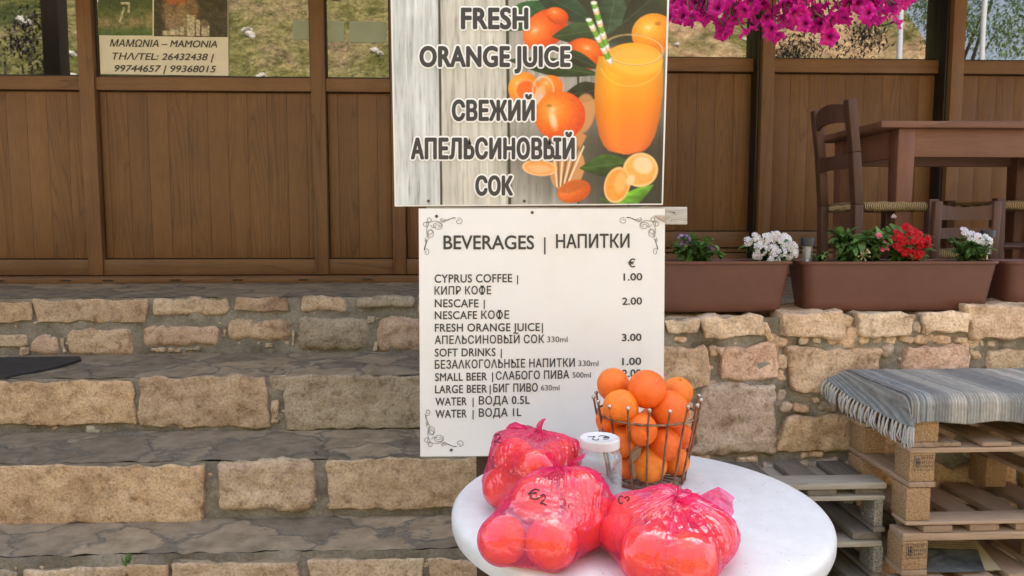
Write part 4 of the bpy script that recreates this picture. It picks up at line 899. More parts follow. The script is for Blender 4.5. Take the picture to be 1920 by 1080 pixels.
def paint_r(X_, Y_):
    p = Paint(X_, Y_, (66, 54, 44)); g = fbm(X_, Y_, 9, 9, 8, 5); p.C *= (.5 + g)[..., None]; m = p.ell(338, 20, 34, 50, 0, 8)[0]; p.blend(m * .9, np.stack([110 + 70 * g, 84 + 60 * g, 60 + 44 * g], -1)); p.blend(p.ell(330, -8, 24, 18, 0, 4)[0] * .9, (176, 98, 56)); p.blend(np.clip((58 - np.abs(Y_ - 40) * 2) / 40, 0, 1) * (np.abs(X_ - 332) < 22) * .5, (170, 150, 124))
    for (a, b, w, h) in ((311, 62, 12, 9), (327, 60, 18, 11), (341, 58, 8, 14), (358, 48, 15, 40), (371, 52, 8, 30), (385, 58, 15, 20)): p.blend(np.clip((w / 2 - np.abs(X_ - a)) + .5, 0, 1) * np.clip((h / 2 - np.abs(Y_ - b)) + .5, 0, 1) * (Y_ < 69), (196, 184, 156))
    p.blend(p.ell(383, 45, 8, 8)[0] * .8, (132, 112, 90)); p.C *= (.72 + .5 * vnoise(X_, Y_, 2.4, 2.4, 3))[..., None]; return p.C
painted('photograph', note, M['photo'], 184, 286, -60, 66.5, 1.5, YN - .0008, paint_l); painted('photograph', note, M['photo'], 288.5, 427, -60, 69.5, 1.5, YN - .0008, paint_r)
m_ = MB(); P = [onY(px, py, YN - .0004) for px, py in ((182, -64), (428.5, -64), (428, 71), (186, 68))]; m_.add(P, [(3, 2, 1, 0)]); m_.build('backing_sheet', M['paper'], note, smooth=False)
K = dict(y=YN - .0035, mat=M['ink'], shear=.22, rad=.3, nr=6, name='lettering')
put(note, 'ΜΑΜΩΝΙΑ – MAMONIA', 206, 407, 87, 74.5, slope=2, **K); put(note, 'ΤΗΛ/TEL: 26432438 |', 211, 401, 111.5, 99.5, slope=1.5, **K); put(note, '99744657 | 99368015', 215, 405, 134, 122, slope=1.5, **K)
M['mirror_patch'] = m_plain('pale_reflection', (.25, .29, .235), .25)  # pale reflections in the glass, painted as flat patches
for i, (a, b, x0, x1, lb) in enumerate(((38, 75, 549, 587, 'pale sticker on the window, left of the door post'), (39, 78, 615, 645, 'narrow pale sticker on the window, right of the door post'), (40, 80, 655, 724, 'wide pale sticker on the window beside the juice sign'))):  # no real stickers: pale reflections painted as flat patches
    m_ = MB(); P = [onY(px, py, YL + .009) for px, py in ((x0, a), (x1, a + 1), (x1, b), (x0, b - 1))]; m_.add(P + [p + Vector((0, .0015, 0)) for p in P], [(3, 2, 1, 0), (4, 5, 6, 7), (0, 1, 5, 4), (1, 2, 6, 5), (2, 3, 7, 6), (3, 0, 4, 7)])
    tag(m_.build('painted_reflection', M['mirror_patch'], smooth=False), lb, 'sticker', 'stickers on the window')  # painted reflections, not stickers
# ------------------------------------------------------------------ round plastic table
TL = onZ(848, 990, ZT); TR = onZ(1562, 985, ZT); TB = onZ(1205, 853, ZT)
TC = Vector((0, 0, 0)); TC.y = 1.481; TC.x = X(1193, 1.481, 960); TC.z = ZT; TR_ = .380
table = thing('garden_table', 'round white plastic garden table holding bags and a basket of oranges', 'table', (TC.x, TC.y, 0))
mb = MB(); r = TR_
lathe(mb, [(0, 0), (r * .3, 0), (r * .7, .0), (r - .022, .0), (r - .014, -.0012), (r - .007, -.004), (r - .002, -.010), (r, -.018), (r - .0005, -.034), (r - .003, -.042), (r - .008, -.043), (r - .010, -.036), (r - .014, -.016), (0, -.014)], TC, 128)
mb.build('tabletop', M['white'], table, sharp=50)
for k in range(4):
    a = R(45 + 90 * k); d = Vector((math.cos(a), math.sin(a), 0)); mb = MB(); beam(mb, TC + d * .17 + Vector((0, 0, -.012)), Vector((TC.x, TC.y, 0)) + d * .29 + Vector((0, 0, .002)), .05, .03, up=d, r=.006); mb.build('leg', M['white'], table)
mb = MB(); g = random.Random(2)
M['scuff'] = m_plain('grey_scuff', (.36, .35, .34), .6)
for k in range(170):
    px, py = g.uniform(1290, 1520), g.uniform(890, 1075)
    if k % 3 == 0: px, py = g.choice(((940, 985), (1090, 1045), (1090, 1000), (935, 1070), (1150, 1070), (1135, 930), (1330, 900))); px += g.gauss(0, 14); py += g.gauss(0, 7)
    p = onZ(px, py, ZT + .0006)
    if (p - TC).length > TR_ - .03: continue
    L = g.uniform(.001, .006); a = g.uniform(0, 3.1); d = Vector((math.cos(a), math.sin(a), 0)); s = Vector((-d.y, d.x, 0)) * g.uniform(.0003, .0010)
    mb.add([p - d * L, p + s, p + d * L, p - s], [(0, 1, 2, 3)])
tag(mb.build('scuff_marks', M['scuff'], table, smooth=False), kind='stuff')

# ------------------------------------------------------------------ oranges
def orange_mesh(seed):
    g = random.Random(seed); m_ = MB(); nu, nv = 40, 28; vs_ = []; fs = []; sd = Vector((g.uniform(-9, 9), g.uniform(-9, 9), g.uniform(-9, 9)))
    for j in range(nv + 1):
        t = math.pi * j / nv
        for i in range(nu):
            a = 2 * math.pi * i / nu; d = Vector((math.sin(t) * math.cos(a), math.sin(t) * math.sin(a), math.cos(t)))
            r_ = 1 + .03 * noise.noise(d * 1.3 + sd) + .008 * noise.noise(d * 4 + sd); r_ -= .07 * math.exp(-(t / .2) ** 2) + .03 * math.exp(-((math.pi - t) / .22) ** 2)
            r_ += .012 * math.cos(5 * a) * math.exp(-((t - .28) / .2) ** 2); vs_.append(d * r_ * Vector((1, 1, 1.0)).x)
    for j in range(nv):
        for i in range(nu): fs.append((j * nu + i, (j + 1) * nu + i, (j + 1) * nu + (i + 1) % nu, j * nu + (i + 1) % nu))
    m_.add(vs_, fs); return m_
protos = []
for s_ in range(4):
    m_ = orange_mesh(s_ + 3); o = m_.build('orange', M['orange'], origin=(0, 0, 0), sharp=0)
    c = MB(); lathe(c, [(0, .962), (.05, .962), (.11, .948), (.12, .935)], (0, 0, 0), 7); cx = c.build('calyx', M['calyx'], o)
    protos.append(o)
used = set()
def orange(c, r_, label, group, look=None, k=None):
    k = random.randrange(4) if k is None else k
    z = Vector(look) if look is not None else rdir(.0)
    q = z.normalized().to_track_quat('Z', 'Y'); q = q @ Vector((0, 0, 1)).rotation_difference(Vector((0, 0, 1)))
    if k not in used: o = protos[k]; used.add(k); o.location = c
    else: o = dup(protos[k], c)
    sx = random.uniform(.97, 1.03)
    o.rotation_euler = q.to_euler(); o.scale = (r_ * sx, r_ * sx, r_ * random.uniform(.97, 1.11))
    return tag(o, label, 'orange', group)

# ------------------------------------------------------------------ wire basket
bc = onZ(1211, 897, ZT); rb, rt = .083, .110; hr, hb = .152, .186
basket = thing('wire_basket', 'rusty wire basket with ball tips full of oranges', 'basket', bc)
nw = 17
mb = MB(); tube(mb, [bc + Vector((rt * math.cos(R(a)), rt * math.sin(R(a)), hr)) for a in range(0, 360, 6)], .0026, 7, True); mb.build('rim_ring', M['wire'], basket)
mb = MB(); tube(mb, [bc + Vector((rb * math.cos(R(a)), rb * math.sin(R(a)), .0032)) for a in range(0, 360, 6)], .0027, 7, True); tube(mb, [bc + Vector((rb * .93 * math.cos(R(a)), rb * .93 * math.sin(R(a)), .012)) for a in range(0, 360, 6)], .0018, 7, True)
for k in range(9):
    a = R(20 * k + 8); d = Vector((math.cos(a), math.sin(a), 0)) * rb * .93; tube(mb, [bc - d + Vector((0, 0, .0085)), bc + d + Vector((0, 0, .0085))], .0015, 6)
mb.build('base_grid', M['wire'], basket)
for k in range(nw):
    a = R(360 / nw * (k + .45)) - R(90); d = Vector((math.cos(a), math.sin(a), 0)); f = (hb - hr) / hr; top = bc + d * (rt + .003 + (rt - rb) * f) + Vector((random.uniform(-.003, .003), 0, hb + random.uniform(-.004, .004)))
    m_ = MB(); tube(m_, [bc + d * (rb * .94) + Vector((0, 0, .0075)), bc + d * (rb + .003) + Vector((0, 0, .004)), bc + d * (rb + .004) + Vector((0, 0, .02)), bc + d * (rt + .003) + Vector((0, 0, hr)), top], .0024, 7)
    w = m_.build('upright_wire', M['wire'], basket); m2 = MB(); ball(m2, top, .0048, 12, 8); m2.build('ball_tip', M['steel'], w)
BO = [((1150, 722), 29, .035, 'dark orange at the top left of the basket heap'), ((1213, 730), 35, -.030, 'large smooth orange on top of the basket heap'), ((1164, 763), 33, -.045, 'yellowish blemished orange below the top two in the basket'), ((1270, 735), 28, .045, 'orange with a green calyx at the right back of the basket'), ((1256, 768), 35, -.030, 'big reddish orange against the right side of the basket'),
      ((1145, 788), 28, -.005, 'half hidden orange against the left basket wires'), ((1203, 805), 29, -.072, 'small scarred orange against the front basket wires'), ((1167, 829), 28, -.045, 'orange behind the jar lid in the basket'), ((1247, 834), 29, -.055, 'orange right of the scarred one in the basket'), ((1274, 818), 25, .015, 'orange at mid height against the right back wires'),
      ((1217, 873), 33, -.052, 'orange at the bottom front of the basket beside the dry leaf'), ((1266, 873), 27, -.012, 'orange at the bottom right of the basket'), ((1178, 884), 27, -.030, 'orange at the bottom of the basket behind the jar'), ((1225, 790), 27, .03, 'orange in the middle of the basket, mostly hidden'), ((1215, 850), 26, .03, 'orange deep inside the basket, mostly hidden'), ((1232, 806), 27, .0, 'orange wedged between the scarred one and the right wires'), ((1185, 800), 27, .02, 'orange wedged behind the left wires at mid height')]
looks = [(-.3, .2, 1), (.4, .9, .3), (.3, -.2, -1), (.1, -.35, 1), (.5, .6, -1), (0, 1, 0), (0, .8, .6), (.3, 1, .1), (-.4, .7, .2), (.6, -.8, .1), (0, 1, -.3), (0, 1, .4), (0, 1, 0), (0, 1, 0), (0, 1, 0), (0, 1, 0), (0, 1, 0)]
for (i, ((px, py), rp, dy, lb)) in enumerate(BO):
    y = bc.y + dy; c = onY(px, py, y); rr = rp * y / FPX * 1.05
    c.z = max(c.z, ZT + .010 + rr); orange(c, rr, lb, 'oranges in the wire basket', looks[i], i % 4)
p = onY(1190, 852, bc.y - .066); mb = MB()
for (a, b, w) in (((1179, 866), (1203, 842), .018), ((1181, 864), (1192, 898), .016), ((1196, 836), (1183, 862), .015)):
    A = onY(*a, bc.y - .068 ); B_ = onY(*b, bc.y - .074); leaf(mb, A, B_ - A, Vector((.3, -1, .2)), (B_ - A).length, w, .15, tint=(1, 1, 1))
tag(mb.build('dried_leaf', M['dryleaf']), 'curled dry leaf caught among the oranges in the basket', 'leaf')

# ------------------------------------------------------------------ glass jar with white lid
jc = onZ(1123, 949, ZT); jy = jc.y; jr = 43.5 * jy / FPX; jh = Z(821, jy, 1123) - ZT - .0185
jar = thing('glass_jar', 'empty glass jar with a white screw lid marked with a price', 'jar', jc)
mb = MB(); lathe(mb, [(0, .004), (jr * .8, .003), (jr * .94, .0012), (jr, .010), (jr, jh * .78), (jr * .985, jh * .84), (jr * .93, jh * .90), (jr * .86, jh * .94), (jr * .84, jh), (jr * .84, jh + .008)], jc, 64); 
lathe(mb, [(0, .010), (jr * .86, .009), (jr * .93, .016), (jr * .945, jh * .76), (jr * .93, jh * .84), (jr * .88, jh * .89), (jr * .80, jh * .94), (jr * .79, jh + .006)], jc, 64); mb.build('glass_body', M['jarglass'], jar)
lr = jr * .885; lz = jh + .001
mb = MB(); lathe(mb, [(lr * .9, -.001), (lr, .0), (lr * 1.008, .003), (lr, .006), (lr, .0145), (lr * .985, .0175), (lr * .95, .019), (lr * .93, .0185), (lr * .90, .0172), (0, .0172)], jc + Vector((0, 0, lz)), 64); lid = mb.build('lid', M['white'], jar, sharp=60)
def strokes(mb, paths, pt, r_=.0009):
    for P in paths: tube(mb, [pt(a, b) for a, b in P], r_, 6)
EURO = [[(.95, .1), (.65, -.02), (.3, .15), (.12, .5), (.3, .88), (.65, 1.0), (.98, .85)], [(.0, .42), (.7, .36)], [(.02, .6), (.66, .56)]]
TWO = [[(.08, .3), (.25, .05), (.6, 0), (.85, .2), (.8, .42), (.45, .68), (.1, .95), (.1, 1.0), (.5, .95), (1.0, 1.05)]]
mb = MB(); lt = jc + Vector((0, 0, lz + .0172)); a0 = R(195)
def lp(u, v): 
    x, y = (u - .5) * lr * .8, -(v - .5) * lr * .8; return lt + Vector((x * math.cos(a0) - y * math.sin(a0), x * math.sin(a0) + y * math.cos(a0), .0004))
strokes(mb, EURO, lambda a, b: lp(a * .6 - .15, b * .8 + .1)); strokes(mb, TWO, lambda a, b: lp(a * .5 + .62, b * .8 + .1)); mb.build('marker_writing', M['marker'], lid)

# ------------------------------------------------------------------ pink plastic bags
def bag(label, olist, knot, extra, base_px, marks, ears, seed, kblend=.05, crum=.0008):
    """olist: (centre, radius); film = relaxed hull over oranges + knot + loose corners; pole of the film at the knot"""
    cen = sum((c for c, _ in olist), Vector()) / len(olist); cen.z = ZT + .045
    rt_ = thing('plastic_bag', label, 'bag', (cen.x, cen.y, ZT), 'pink bags of oranges on the table')
    bm = bmesh.new(); sph = [(c, q + .0015) for c, q in olist]
    for c, q in sph:
        for j in range(1, 12):
            for i in range(18):
                t = math.pi * j / 12; a = 2 * math.pi * i / 18; bm.verts.new(c + Vector((math.sin(t) * math.cos(a), math.sin(t) * math.sin(a), math.cos(t))) * q)
    for p in [knot] + extra: bm.verts.new(p)
    bmesh.ops.convex_hull(bm, input=bm.verts); bvh = BVHTree.FromBMesh(bm); bm.free()
    ax = (knot - cen).normalized(); s1 = ax.cross(Vector((0, 1, .2))).normalized(); s2 = ax.cross(s1)
    nph, nth = 300, 160; Rr = np.zeros((nth + 1, nph)); RU = np.zeros((nth + 1, nph)); DD = {}
    for j in range(nth + 1):
        t = math.pi * (j / nth) ** 1.15
        for i in range(nph):
            a = 2 * math.pi * i / nph; d = ax * math.cos(t) + (s1 * math.cos(a) + s2 * math.sin(a)) * math.sin(t); DD[j, i] = d
            h = bvh.ray_cast(cen, d, 2.0); rh = h[3] if h[3] is not None else .05
            ru = 0
            for c, q in sph:
                b = d.dot(c - cen); k = b * b - (c - cen).length_squared + q * q
                if k > 0 and b + math.sqrt(k) > ru: ru = b + math.sqrt(k)
            RU[j, i] = ru
            gap = max(0.0, rh - ru) if ru > 0 else rh * .25
            kb = kblend * (1 - math.exp(-(t / .35) ** 2))
            Rr[j, i] = rh - kb * min(gap, .035)
    for _ in range(2): Rr = (Rr + np.roll(Rr, 1, 1) + np.roll(Rr, -1, 1)) / 3; Rr[1:-1] = (Rr[:-2] + 2 * Rr[1:-1] + Rr[2:]) / 4
    sd = Vector((seed * 3.1, seed * 1.7, 2)); V = []; F = []; TT = []
    for j in range(nth + 1):
        t = math.pi * (j / nth) ** 1.15
        for i in range(nph):
            d = DD[j, i]; a = 2 * math.pi * i / nph; r_ = Rr[j, i]
            an = Vector((math.cos(a) * 3.2, math.sin(a) * 3.2, 0)) + sd
            pl = (1 - abs(noise.noise(an * 1.9 + Vector((0, 0, t * .5)))) * 2.2); p2 = (1 - abs(noise.noise(an * 5.0 + Vector((0, 0, t * .7)))) * 2.4); fold = max(0, pl) ** 3 * .007 + max(0, p2) ** 3 * .0034
            near = math.exp(-(t / .95) ** 2); fold *= math.exp(-((t - .45) / .9) ** 2) * min(1, t / .10)
            dbl = max(0, min(1, (noise.noise(d * 3.1 + sd * 1.3) - .18) * 9)) * .16; line = max(0, 1 - abs(noise.noise(d * 6 + sd)) * 16) * .25
            kk = .05 + .75 * math.exp(-(t / .26) ** 1.5) + near * (.42 * max(0, pl) ** 3 + .40 * max(0, p2) ** 4) + dbl + line; kk = max(0, min(.95, kk)); TT.append((kk, kk, kk))
            w = d * 9 + sd; cr = (abs(noise.noise(w + Vector((0, 0, a)) * .15)) - .22) * crum * 2.2 + (abs(noise.noise(w * 2.7)) - .22) * crum
            r_ += (fold + cr) * (r_ / .1); r_ = max(r_, RU[j, i] + .0022)
            p = cen + d * r_; p.z = max(p.z, ZT + .0016 + .0012 * noise.noise(p * 60)); V.append(p)
    for j in range(nth):
        for i in range(nph): F.append((j * nph + i, (j + 1) * nph + i, (j + 1) * nph + (i + 1) % nph, j * nph + (i + 1) % nph))
    m_ = MB(); m_.add(V, F, 0, TT); film = m_.build('film', M['film'], rt_, sharp=0)
    fb = BVHTree.FromPolygons(V, F)
    # knot: a tight twist of film
    m_ = MB(); k1 = MB()
    def kf(u, v):
        a = 2 * math.pi * u; t = math.pi * v; d = Vector((math.sin(t) * math.cos(a), math.sin(t) * math.sin(a), math.cos(t))); return knot + d * (.0105 * (1 + .35 * math.sin(3 * a + 5 * t + seed)) )
    sheet(k1, kf, 22, 14, tint=(.85, .85, .85)); k1.build('knot', M['film'], rt_, sharp=0)
    for e in ears:
        P, W, side, ruf = e; n = 26; m_ = MB(); sd2 = Vector((random.uniform(0, 9), 0, 0)); side = Vector(side).normalized(); side2 = side.cross(Vector((0, .6, 1))).normalized()
        P = [Vector(q) for q in P]
        def path(t):
            x = t * (len(P) - 1); i = min(int(x), len(P) - 2); u = x - i
            a = P[max(i - 1, 0)]; b = P[i]; c = P[i + 1]; dd = P[min(i + 2, len(P) - 1)]
            return .5 * (2 * b + (c - a) * u + (2 * a - 5 * b + 4 * c - dd) * u * u + (3 * b - a - 3 * c + dd) * u ** 3)
        def ef(u, v):
            x = v * (len(W) - 1); i = min(int(x), len(W) - 2); w = W[i] + (W[i + 1] - W[i]) * (x - i); q = path(v) + side * w * (u - .5) * 2
            return q + side2 * (ruf * (.35 + v) * (math.sin(u * 17 + v * 3 + seed) + .8 * noise.noise(Vector((u * 7, v * 6, seed)) + sd2)) + ruf * .7 * noise.noise(Vector((u * 13, v * 9, seed))) + ruf * .4 * noise.noise(Vector((u * 30, v * 24, seed))) )
        sheet(m_, ef, 44, n + 10, tint=lambda u, v: ((lambda q: (q, q, q))(max(.2, min(.97, (.95 - .5 * v) + .30 * max(0, 1 - abs(noise.noise(Vector((u * 9, v * 1.5, seed)))) * 3.5)))))); m_.build('handle_ear', M['film'], rt_, sharp=0)
    if marks:
        m_ = MB()
        for (paths, x0, x1, y0, y1, sl) in marks:
            for Pth in paths:
                Q = []
                for k in range(len(Pth) - 1):
                    for u in (0, .25, .5, .75):
                        Q.append((Pth[k][0] + (Pth[k + 1][0] - Pth[k][0]) * u, Pth[k][1] + (Pth[k + 1][1] - Pth[k][1]) * u))
                Q.append(Pth[-1]); W = []
                for (a, b) in Q:
                    d = ray(x0 + a * (x1 - x0), y0 + b * (y1 - y0) + sl * a); h = fb.ray_cast(CO, d, 5)
                    if h[0] is not None: W.append(h[0] - d * .0012)
                if len(W) > 1: tube(m_, W, .0011, 6)
        m_.build('marker_writing', M['marker'], film)
    return rt_
def on(px, py, lvl, rr): return (onZ(px, py, ZT + lvl), rr)
rA = .0405
bags = [
  dict(label='pink plastic bag of oranges tied upright, behind the other two bags', 
       ol=[on(946, 914, .0435, .041), on(1030, 925, .043, .040), on(964, 858, .100, .040), on(1050, 858, .085, .040), on(1006, 880, .105, .038), on(985, 905, .044, .039)],
       kn=onY(1010, 818, 1.565), ex=[(958, 806, 1.58), (985, 803, 1.60), (930, 815, 1.56), (902, 900, 1.50), (1082, 838, 1.60)],
       ears=[([(1006, 828, 1.54), (1010, 812, 1.552), (1012, 796, 1.556), (1020, 785, 1.556)], [.005, .0062, .007, .005], (1, .2, 0), .0015), ([(1006, 820, 1.56), (985, 812, 1.565), (965, 805, 1.57), (948, 812, 1.57)], [.004, .012, .016, .012], (.25, .3, 1), .003), ([(990, 812, 1.59), (978, 803, 1.595), (972, 799, 1.60)], [.004, .012, .010], (1, .1, .3), .003)],
       marks=[(TWO, 926, 940, 814, 829, 0)], seed=1),
  dict(label='pink plastic bag marked with a price, lying at the front left of the table',
       ol=[on(944, 1012, .0425, .041), on(1034, 1017, .044, .044), on(1006, 940, .090, .042), on(1090, 985, .046, .044), on(1086, 925, .095, .040), on(1118, 965, .050, .036), on(1040, 975, .044, .038)],
       kn=onY(1050, 889, 1.325), ex=[(912, 990, 1.32), (955, 1062, 1.243), (1010, 1064, 1.24), (1132, 905, 1.34), (1140, 955, 1.36), (1020, 880, 1.36)],
       ears=[([(1050, 889, 1.325), (1060, 878, 1.33), (1072, 872, 1.335), (1084, 868, 1.34)], [.004, .016, .026, .028], (.8, .2, .75), .003), ([(1048, 888, 1.32), (1042, 870, 1.325), (1032, 856, 1.33), (1026, 848, 1.33)], [.004, .006, .006, .005], (1, .2, .3), .002), ([(1052, 892, 1.315), (1046, 905, 1.30), (1042, 920, 1.295)], [.004, .010, .012], (1, 0, .3), .003), ([(1060, 893, 1.31), (1095, 905, 1.305), (1128, 908, 1.31)], [.004, .018, .024], (.1, -.2, 1), .003)],
       marks=[([EURO[0], EURO[1]], 990, 1012, 917, 936, 0), (TWO, 1012, 1025, 926, 944, 2)], seed=2),
  dict(label='pink plastic bag with a large loose flap, at the front right of the table',
       ol=[on(1180, 972, .052, .042), on(1216, 1040, .044, .046), on(1292, 1052, .044, .045), on(1332, 1005, .050, .044), on(1250, 960, .075, .040), on(1160, 1000, .042, .034), on(1262, 1000, .046, .040)],
       kn=onY(1262, 950, 1.215), ex=[(1143, 1000, 1.26), (1388, 1010, 1.26), (1165, 1050, 1.20), (1220, 918, 1.30), (1280, 915, 1.30)],
       ears=[([(1262, 950, 1.205), (1280, 941, 1.195), (1296, 935, 1.195), (1310, 931, 1.20)], [.006, .009, .010, .008], (.2, -.2, 1), .0025), ([(1264, 953, 1.205), (1267, 974, 1.160), (1271, 1000, 1.128), (1277, 1024, 1.112)], [.005, .013, .020, .025], (1, .1, .25), .003), ([(1280, 962, 1.23), (1310, 958, 1.25), (1342, 960, 1.265), (1372, 972, 1.27)], [.008, .026, .044, .036], (.22, .35, 1), .004), ([(1266, 955, 1.205), (1300, 985, 1.18), (1335, 1020, 1.17)], [.004, .010, .014], (.4, 0, -1), .003)],
       marks=[([EURO[0]], 1158, 1168, 930, 944, 0), ([TWO[0][:6]], 1170, 1182, 931, 943, 0)], seed=3)]
BL = [['orange at the bottom left of the rear pink bag', 'orange at the bottom right of the rear pink bag', 'orange under the price mark in the rear pink bag', 'orange at the right shoulder of the rear pink bag', 'orange below the knot in the rear pink bag', 'orange hidden in the middle of the rear pink bag'],
      ['orange at the lower left tip of the front left bag', 'orange at the bottom front of the front left bag', 'orange under the price mark in the front left bag', 'large orange at the right of the front left bag', 'orange behind the knot of the front left bag', 'orange against the right edge of the front left bag', 'orange hidden in the middle of the front left bag'],
      ['orange at the left shoulder of the front right bag', 'large orange at the bottom front of the front right bag', 'orange right of the bottom one in the front right bag', 'large orange at the right of the front right bag', 'orange behind the knot of the front right bag', 'small orange at the left edge of the front right bag', 'orange hidden in the middle of the front right bag']]
for b, ls in zip(bags, BL):
    for (c, q), lb in zip(b['ol'], ls): orange(c, q * .985, lb, 'oranges in the pink bags', Vector((random.uniform(-.7, .7), 1, random.uniform(-.6, .3))))
    bag(b['label'], b['ol'], b['kn'], [onY(x, y, d) for x, y, d in b['ex']], None, b['marks'], [([onY(*q) for q in P], W, s, rf) for P, W, s, rf in b['ears']], b['seed'])
# ------------------------------------------------------------------ planters on the wall
ZWALL = Z(588, 2.46, 1690)
def planter(px0, px1, label, yf=2.455, dep=.19):
    zt_ = Z(490, yf, (px0 + px1) / 2); z0 = ZWALL + .004; x0 = X(px0, yf, 490); x1 = X(px1, yf, 490)
    t = thing('planter', label, 'planter', ((x0 + x1) / 2, yf + dep / 2, z0), 'brown planters along the wall'); h = zt_ - z0; cx, cy = (x0 + x1) / 2, yf + dep / 2; hx, hy = (x1 - x0) / 2, dep / 2
    def ring(ix, iy, z, r_):
        P = []; ax, ay = hx - ix, hy - iy; r_ = min(r_, ay * .98)
        for (sx, sy, a0) in ((1, 1, 0), (-1, 1, 90), (-1, -1, 180), (1, -1, 270)):
            for k in range(7):
                a = R(a0 + 15 * k); P.append(Vector((cx + sx * (ax - r_) + r_ * math.cos(a), cy + sy * (ay - r_) + r_ * math.sin(a), z)))
        return P
    def loft(rings, name, mat, close=False):
        m_ = MB(); n = len(rings[0]); V = [p for q in rings for p in q]; F = []
        for j in range(len(rings) - 1):
            for i in range(n): F.append((j * n + i, j * n + (i + 1) % n, (j + 1) * n + (i + 1) % n, (j + 1) * n + i))
        if close: F.append(tuple(range(n - 1, -1, -1)))
        m_.add(V, F); return m_.build(name, mat, t, sharp=50)
    s = lambda k: .008 + .020 * (1 - k)
    R_ = [ring(s(0) + .016, s(0) + .016, z0, .03), ring(s(0) + .004, s(0) + .004, z0 + .004, .035), ring(s(0), s(0), z0 + .012, .04)] + [ring(s(k / 6), s(k / 6), z0 + .012 + (h - .020) * k / 6, .04) for k in range(1, 7)]
    body = loft(R_, 'box', M['terracotta'], True)
    loft([ring(.008, .008, zt_ - .012, .045), ring(.001, .001, zt_ - .011, .05), ring(-.001, -.001, zt_ - .006, .05), ring(.0, .0, zt_ - .001, .05), ring(.004, .004, zt_, .05), ring(.010, .010, zt_ - .001, .045), ring(.013, .013, zt_ - .006, .04), ring(.022, .022, zt_ - .075, .035)], 'rim', M['terracotta'])
    m_ = MB(); rg = ring(.018, .018, zt_ - .036, .035); m_.add(rg + [Vector((cx, cy, zt_ - .034))], [(i, (i + 1) % len(rg), len(rg)) for i in range(len(rg))]); m_.build('soil', M['soil'], t); return t, zt_, cy
P1, zt1, py1 = planter(1125, 1495, 'brown plastic planter partly hidden behind the drinks menu')
P2, zt2, py2 = planter(1508, 1886, 'brown plastic planter with red, pink and white flowers')
P3, zt3, py3 = planter(1893, 2265, 'brown plastic planter cut off by the right edge of the photo', yf=2.50)

# ------------------------------------------------------------------ bedding plants
def floret(mb, p, n, r_, c, eye=None):
    n = n.normalized(); a = n.cross(Vector((0, 0, 1)) if abs(n.z) < .9 else Vector((1, 0, 0))).normalized(); b = n.cross(a); a0 = random.uniform(0, 6)
    V = [p]; F = []; T = [eye or c]; e2 = tuple((p_ + 2 * q_) / 3 for p_, q_ in zip(eye, c)) if eye else None
    for k in range(5):
        t = a0 + k * 1.2566; d = a * math.cos(t) + b * math.sin(t); s = a * -math.sin(t) + b * math.cos(t); i = len(V); j = random.uniform(.9, 1.08)
        V += [p + d * r_ * .4 - s * r_ * .2 + n * r_ * .12, p + d * r_ * .85 - s * r_ * .44 + n * r_ * .2 * j, p + d * r_ * 1.02 * j + n * r_ * .08, p + d * r_ * .85 + s * r_ * .44 + n * r_ * .2, p + d * r_ * .4 + s * r_ * .2 + n * r_ * .12]
        cc = tuple(x * random.uniform(.88, 1.1) for x in c); T += [e2 or cc, cc, cc, cc, e2 or cc]; F += [(0, i, i + 1, i + 2), (0, i + 2, i + 3, i + 4)]
    mb.add(V, F, 0, T)
def plant(name, label, px, py, rxp, zt_, yc, heads, fcol, nleaf=150, eye=None, leafL=.040, toppx=440, mat='leaf', fr_=.0095, lo=-.03):
    base = onY(px, 497, yc); base.z = zt_ + lo; t = thing(name, label, 'plant', base); rx = rxp * yc / FPX; zt2_ = Z(toppx, yc, px)
    st = MB(); fo = MB(); tips = []
    for k in range(13):
        a = Vector((base.x + random.uniform(-.4, .4) * rx, yc + random.uniform(-.03, .03), base.z)); b = Vector((base.x + random.uniform(-1, 1) * rx * .9, yc + random.uniform(-.055, .055), random.uniform(base.z + .05, zt2_ + .004)))
        m_ = (a + b) / 2 + Vector((random.uniform(-.01, .01), random.uniform(-.01, .01), .01)); tube(st, [a, m_, b], [.0022, .0018, .0013], 5); tips.append((a, m_, b))
    for k in range(int(nleaf * 2.5)):
        a, m_, b = random.choice(tips); u = random.uniform(.15, 1.05); p = a * (1 - u) ** 2 + m_ * 2 * u * (1 - u) + b * u * u
        d = Vector((random.gauss(0, 1), random.gauss(0, 1) - .2, random.gauss(.35, .5))); g = random.uniform(.55, 1.35)
        leaf(fo, p, d, Vector((0, -.2, 1)), leafL * random.uniform(.6, 1.25), leafL * random.uniform(.42, .62), random.uniform(.1, .5), tint=(g * random.uniform(.85, 1.15), g, g * random.uniform(.8, 1.1)))
    st.build('stems', M['leafpale'], t); fo.build('foliage', M[mat], t, smooth=True, sharp=0)
    for (hx, hy, hr_, n) in heads:
        m_ = MB(); y = yc - .035 - random.uniform(0, .03); c = onY(hx, hy, y); rr = hr_ * y / FPX
        for k in range(max(4, int(n * .72))):
            d = rdir(.25); d.y = -abs(d.y) * .8 - .15; d.normalize(); floret(m_, c + Vector((d.x * rr * random.uniform(.5, 1), d.y * rr * .6, d.z * rr * random.uniform(.4, .95))), d + Vector((0, -.5, .2)), fr_ * random.uniform(.85, 1.15), fcol, eye)
        tube(m_, [c + Vector((0, .008, -rr * .3)), c + Vector((random.uniform(-.01, .01), .03, -rr - .03))], .0014, 5, tint=(.10, .2, .05)); m_.build('flower_head', M['petal'], t, smooth=False)
    return t
WH = (.86, .84, .88); RD = (.62, .006, .018); PK = (.85, .16, .28); PU = (.13, .02, .17)
